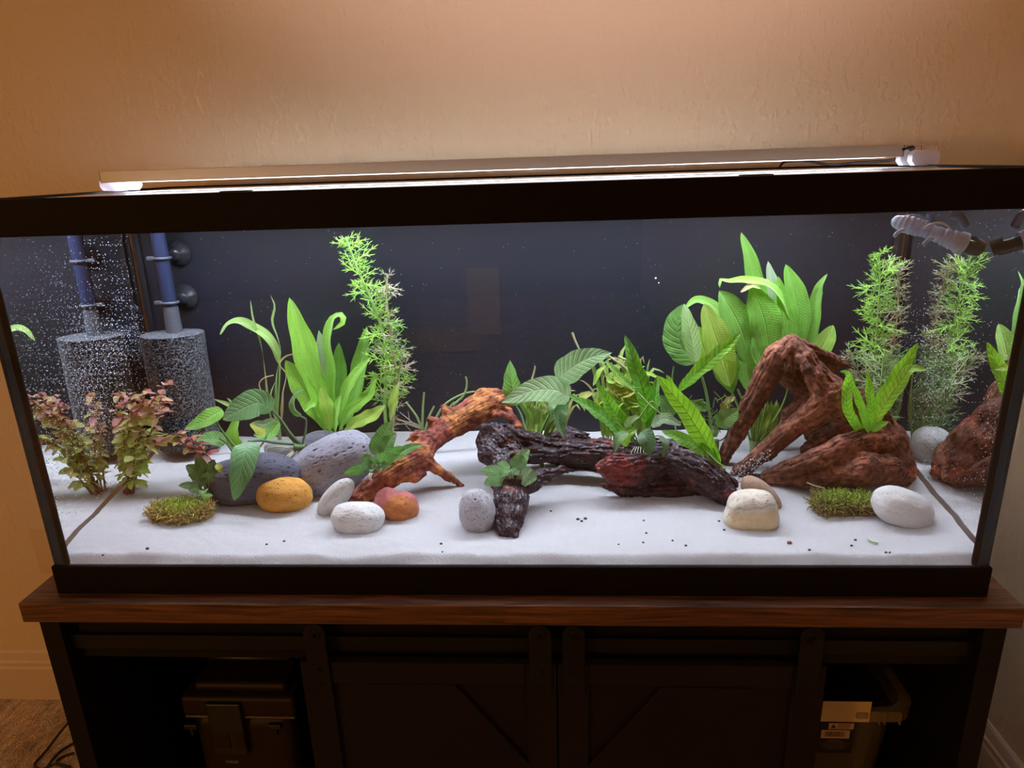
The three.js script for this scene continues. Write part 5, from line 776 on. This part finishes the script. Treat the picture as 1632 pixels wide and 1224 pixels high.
// ---------- bubbles and specks ----------
{
  const g = new THREE.IcosahedronGeometry(1, 1), mat = std(lin(0.72, 0.78, 0.86), 0.15, { transmission: 0.25, thickness: 0 });
  const cloud = (name, label, list) => { const im = new THREE.InstancedMesh(g, mat, list.length), M = new THREE.Matrix4(); list.forEach(([x, y, z, r], i) => { const p = V(x, y, z); M.makeScale(r, r, r).setPosition(p.x, p.y, p.z); im.setMatrixAt(i, M); }); im.name = numbered(name); scene.add(im); tag(im, label, 'bubbles', null, 'stuff'); };
  const L = [], R = [], B = [], K = [];
  for (let i = 0; i < 9000; i++) { const z = rr(-17.6, -0.8), y = rr(3.5, 19), dens = (0.35 + 0.9 * smooth(-0.25, 0.4, fbm(z * 0.22, y * 0.22, 3, 3))) * Math.exp(-(((y - 11) / 4.6) ** 2)) * (0.45 + 0.55 * Math.exp(-(((z + 8) / 6) ** 2))) + 0.05; if (rnd() < dens) L.push([-23.93, y, z, rr(0.0003, 0.00075)]); }
  for (let i = 0; i < 5200; i++) { const z = rr(-17.6, -0.8), y = rr(3.5, 19), dens = smooth(-0.2, 0.5, fbm(z * 0.2, y * 0.2, 9, 3) + 0.05) * smooth(16, 8, y) * smooth(3.6, 6, y) + 0.05; if (rnd() < dens) R.push([23.93, y, z, rr(0.00028, 0.0006)]); }
  for (let i = 0; i < 520; i++) { const x = rr(-23, 23), y = rr(6, 18.6); if (rnd() < 0.3 + smooth(-0.1, 0.4, fbm(x * 0.25, y * 0.1, 4, 3))) B.push([x, y, -18.08, rr(0.00025, 0.0006)]); } B.push([9.3, 14.2, -18.05, 0.0018], [9.5, 13.9, -18.05, 0.0013]);
  for (let i = 0; i < 150; i++) { const t = rnd(), u = mix(1162, 1220, t) + rr(-6, 12), v = mix(758, 722, t) + rr(-6, 14); const w = wi(u, v, -9.4); K.push([...w, rr(0.0006, 0.0013)]); }
  cloud('glass_bubbles', 'tiny air bubbles clinging all over the left glass', L); cloud('glass_bubbles', 'tiny air bubbles scattered over the right glass', R); cloud('glass_bubbles', 'sparse tiny bubbles on the dark back of the aquarium', B); cloud('wood_bubbles', 'white bubbles clustered at the foot of the middle root leg of the stump', K);
}
{
  const g = new THREE.IcosahedronGeometry(1, 2), mat = std(lin(0.05, 0.045, 0.045), 0.7);
  const nth = ['leftmost', 'second', 'third', 'fourth', 'fifth', 'sixth', 'seventh', 'eighth', 'ninth', 'tenth', 'eleventh', 'twelfth', 'thirteenth', 'fourteenth', 'fifteenth', 'sixteenth', 'seventeenth', 'eighteenth', 'nineteenth', 'twentieth', 'twenty-first', 'twenty-second', 'rightmost'];
  let count = 0; const spots = [[164, 885, 2], [235, 875, 3], [425, 868, 2], [453, 863, 2.2], [703, 867, 2.4], [705, 880, 1.6], [921, 828, 3], [933, 827, 3], [927, 831, 2.4], [878, 815, 1.8], [1026, 830, 1.8], [1030, 850, 2], [1025, 865, 2], [1072, 862, 2], [1093, 870, 2.4], [1146, 831, 2.2], [1154, 845, 2.2], [1290, 877, 2.6], [1357, 870, 2.2], [1363, 861, 2.4], [1412, 881, 2.4], [1418, 881, 2], [986, 868, 1.6]].sort((a, b) => a[0] - b[0]);
  for (const [u, v, r] of spots) {
    const p = si(u, v), m = add('dark_speck', g, mat); m.position.copy(V(p[0], p[1] + 0.02, p[2])); const k = pxm(u, v, p[2], r); m.scale.set(k, k * 0.8, k); m.rotation.y = r * 9; const w = nth[count++]; tag(m, /most/.test(w) ? `${w} of the tiny dark specks on the front sand` : `tiny dark speck on the front sand, ${w} from the left`, 'speck', 'dark specks on the white sand');
  }
  const bit = add('wood_chip', new THREE.IcosahedronGeometry(1, 3), std(lin(0.2, 0.08, 0.05), 0.8)); { const p = si(1258, 866), k = pxm(1258, 866, p[2], 4); bit.position.copy(V(p[0], p[1] + 0.05, p[2])); bit.scale.set(k, k * 0.7, k * 0.8); } tag(bit, 'small reddish chip on the sand right of the cream block-shaped stone', 'chip');
  const t = thing('leaf_scrap', 'thin green plant scrap on the front sand below the moss pad', 'scrap', S(1390, 866)); part(t, 'blade', tube([S(1383, 862).add(new THREE.Vector3(0, 0.002, 0)), S(1390, 867).add(new THREE.Vector3(0, 0.003, 0)), S(1399, 868).add(new THREE.Vector3(0, 0.002, 0))], 0.0011, 10, 6), stemMat(0.25, 0.4, 0.12));
}

// ---------- what stands in and beside the cabinet ----------
const A = (u, v, z) => V(...ai(u, v, z));
{ // clear storage bin
  const z = -3.2, o = thing('storage_bin', 'clear plastic storage bin with a ribbed rim in the right side of the cabinet', 'bin', A(1385, 1224, z - 5)), b0 = -STAND_H + 2.25;
  const cl = std(lin(0.5, 0.44, 0.3), 0.22, { transmission: 0.86, thickness: 0 }), rimM = std(lin(0.62, 0.52, 0.3), 0.3, { transmission: 0.72, thickness: 0 });
  const p0 = ai(1300, 1150, z), p1 = ai(1447, 1135, z), rimY = p1[1], lowY = rimY - 0.75, pr = ai(1424, 1224, z);
  const ring = (x0, x1, z0, z1, y, r) => { const out = []; for (const [cx, cz, a0] of [[x1 - r, z0 + r, -0.5], [x1 - r, z1 - r, 0], [x0 + r, z1 - r, 0.5], [x0 + r, z0 + r, 1]]) for (let i = 0; i <= 8; i++) { const a = (a0 + i / 16) * Math.PI; out.push(V(cx + r * Math.cos(a), y, -(cz + r * Math.sin(a)))); } out.push(out[0].clone()); return out; };
  const loft = (a, b) => { const pos = [], idx = [], n = a.length; a.forEach((p) => pos.push(p.x, p.y, p.z)); b.forEach((p) => pos.push(p.x, p.y, p.z)); for (let i = 0; i + 1 < n; i++) idx.push(i, i + 1, n + i, i + 1, n + i + 1, n + i); const g = new THREE.BufferGeometry().setAttribute('position', new THREE.Float32BufferAttribute(pos, 3)); g.setIndex(idx); g.computeVertexNormals(); return g; };
  const x0 = p0[0] - 4.5, x1 = p1[0] + 0.75, zf = -z, zb = -z + 12;
  part(o, 'body', loft(ring(x0 + 1.4, x1 - 1.9, zf + 1, zb - 1, b0, 1.4), ring(x0 + 0.5, x1 - 0.85, zf + 0.4, zb - 0.4, lowY, 1.4)), cl);
  part(o, 'rim', merge([loft(ring(x0, x1, zf, zb, lowY, 1.5), ring(x0, x1, zf, zb, rimY, 1.5)), loft(ring(x0 + 0.5, x1 - 0.6, zf + 0.4, zb - 0.4, rimY, 1.4), ring(x0, x1, zf, zb, rimY, 1.5)), loft(ring(x0 + 0.5, x1 - 0.85, zf + 0.4, zb - 0.4, lowY, 1.4), ring(x0, x1, zf, zb, lowY, 1.5))]), rimM);
  for (const u of [1404, 1413, 1437]) { const q = ai(u, 1128, z); part(o, 'rim_rib', box(q[0] - 0.05, q[0] + 0.05, lowY - 0.12, rimY - 0.02, z - 0.1, z + 0.12, 0.04), rimM); }
  const h = ai(1378, 1120, z); part(o, 'latch_tab', box(h[0] - 0.45, h[0] + 0.2, rimY - 0.35, rimY + 0.05, z, z + 0.25, 0.08), rimM);
  // printed paper: band, warning sticker, barcode and small print
  const t0 = ai(1312, 1118, z + 0.1), t1 = ai(1385, 1151, z + 0.1);
  part(o, 'paper_band', box(t0[0], t1[0], t1[1], t0[1], z + 0.06, z + 0.1, 0), std(lin(0.75, 0.56, 0.24), 0.6));
  const cv = document.createElement('canvas'); cv.width = 256; cv.height = 320; const x = cv.getContext('2d');
  x.fillStyle = '#14100c'; x.fillRect(0, 0, 256, 320); x.fillStyle = '#d8b88a'; x.fillRect(70, 8, 180, 62); x.fillRect(22, 80, 206, 88); x.fillStyle = '#1a120a';
  x.beginPath(); x.moveTo(104, 20); x.lineTo(122, 56); x.lineTo(86, 56); x.fill(); for (let i = 0; i < 4; i++) x.fillRect(136, 18 + i * 12, 96 - (i % 2) * 14, 4); x.fillRect(86, 60, 40, 3);
  let bx = 52; while (bx < 196) { const w = 2 + Math.floor(rnd() * 5); x.fillRect(bx, 96, w, 52); bx += w + 2 + Math.floor(rnd() * 4); }
  x.fillStyle = '#a08a68'; for (const [y, w] of [[184, 90], [196, 110], [208, 130], [222, 220], [236, 150], [250, 190], [264, 140], [278, 110]]) for (let i = 128 - w / 2; i < 128 + w / 2; i += 9) x.fillRect(i, y, 4 + rnd() * 4, 4);
  const map = new THREE.CanvasTexture(cv); map.colorSpace = THREE.SRGBColorSpace; const l0 = ai(1306, 1151, z + 0.1), l1 = ai(1356, 1200, z + 0.1), g = new THREE.PlaneGeometry((l1[0] - l0[0]) * IN, (l0[1] - l1[1]) * IN), c = V((l0[0] + l1[0]) / 2, (l0[1] + l1[1]) / 2, z + 0.1);
  part(o, 'printed_label', g.translate(c.x, c.y, c.z), new THREE.MeshStandardMaterial({ map, roughness: 0.6 }));
}
{ const z = -6.5, p = ai(1378, 1222, z), o = thing('yellow_ball', 'yellowish round object showing through the clear storage bin', 'ball', V(p[0], p[1] - 0.4, z)); part(o, 'shell', new THREE.SphereGeometry(0.62 * IN, 24, 16).translate(V(p[0], p[1] - 0.4, z).x, V(p[0], p[1] - 0.4, z).y, V(p[0], p[1] - 0.4, z).z), std(lin(0.8, 0.5, 0.15), 0.35)); part(o, 'neck', new THREE.CylinderGeometry(0.25 * IN, 0.45 * IN, 0.8 * IN, 20).translate(V(p[0], p[1] - 1.1, z).x, V(p[0], p[1] - 1.1, z).y, V(p[0], p[1] - 1.1, z).z), std(lin(0.5, 0.4, 0.25), 0.4)); }
{ // dark canister with a clamped lid
  const z = -3.6, body = std(lin(0.02, 0.0115, 0.006), 0.5, { specularIntensity: 0.5 }), dark = std(lin(0.012, 0.012, 0.011), 0.4), q = (u, v, d = 0) => ai(u, v, z + d), o = thing('canister', 'dark brown lidded canister with a wide front latch in the left side of the cabinet', 'canister', V(q(383, 1160)[0], -STAND_H + 2.2, z - 4));
  const a = q(290, 1128), b = q(472, 1128), cx = (a[0] + b[0]) / 2, hw = (b[0] - a[0]) / 2, lidY = q(383, 1141)[1], topY = q(383, 1118)[1];
  const rb = (w, y0, y1, zf, r) => box(cx - w, cx + w, y0, y1, zf - 2 * w * 0.9, zf, r, 5);
  part(o, 'body', rb(hw * 0.9, -STAND_H + 2.2, lidY - 0.05, z, 0.9), body); part(o, 'lid', merge([rb(hw, lidY, topY + 0.35, z + 0.12, 0.3), rb(hw * 0.82, topY + 0.2, topY + 0.9, z - 0.5, 0.35)]), body);
  part(o, 'seal_ring', rb(hw * 0.96, lidY - 0.14, lidY + 0.02, z + 0.08, 0.05), std(lin(0.1, 0.07, 0.05), 0.3));
  const l0 = q(327, 1121, 0.3), l1 = q(397, 1203, 0.3), lm = part(o, 'front_latch', merge([box(l0[0], l1[0], l1[1], l0[1], z - 0.05, z + 0.4, 0.12, 3)]), dark);
  for (const [u0, u1] of [[338, 368], [374, 392]]) { const c0 = q(u0, 1171, 0.5), c1 = q(u1, 1194, 0.5); add('latch_key', local(box(c0[0], c1[0], c1[1], c0[1], z + 0.36, z + 0.46, 0.05), o), body, lm); }
  for (const u of [302, 436]) { const c0 = q(u - 10, 1156, 0.2), c1 = q(u + 12, 1163, 0.2); part(o, 'side_clamp', merge([box(c0[0], c1[0], c1[1], c0[1], z - 0.1, z + 0.22, 0.06), box((c0[0] + c1[0]) / 2 - 0.1, (c0[0] + c1[0]) / 2 + 0.1, c1[1] - 0.55, c1[1], z - 0.1, z + 0.16, 0.05)]), dark); }
  part(o, 'carry_handle', tube([V(cx - hw * 0.75, topY + 0.3, z - 3), V(cx - hw * 0.7, topY + 1.3, z - 2.4), V(cx, topY + 1.7, z - 2), V(cx + hw * 0.7, topY + 1.3, z - 2.4), V(cx + hw * 0.75, topY + 0.3, z - 3)], 0.2 * IN, 30, 10), dark);
  const font = await new FontLoader().loadAsync('fonts/droid/droid_sans_bold.typeface.json'), tg = new TextGeometry('vese', { font, size: 0.27 * IN, depth: 0.03 * IN, curveSegments: 4, bevelEnabled: false }), tp = V(...q(361, 1216, 0)); tg.translate(tp.x, tp.y, (z - 0.01) * IN);
  part(o, 'lettering', tg, std(lin(0.2, 0.15, 0.1), 0.4)).userData.label = 'pale lettering';
}
{ // cables on the carpet
  const o = thing('cable', 'black cable looped on the carpet beside the left foot of the cabinet', 'cable', V(-32, -STAND_H, -8)), f = -STAND_H + 0.12, r = 0.11 * IN, m = std(lin(0.012, 0.011, 0.01), 0.5);
  const fl = (u, v, up = 0) => { const d = ray(u, v), t = (f + up - EYE[1]) / d.y; return V(EYE[0] + t * d.x, f + up, EYE[2] + t * d.z); };
  part(o, 'loop', tube([fl(112, 1148, 1.6), fl(92, 1172, 0.8), fl(74, 1196, 0.2), fl(55, 1219), fl(68, 1226), fl(86, 1218), fl(112, 1222)], r, 40, 8), m);
  part(o, 'loop', tube([fl(118, 1184), fl(98, 1196), fl(84, 1210), fl(72, 1228)], r, 30, 8), m); part(o, 'loop', tube([fl(118, 1200), fl(100, 1206), fl(90, 1214), fl(120, 1228)], r, 30, 8), m);
}

renderer.render(scene, camera);
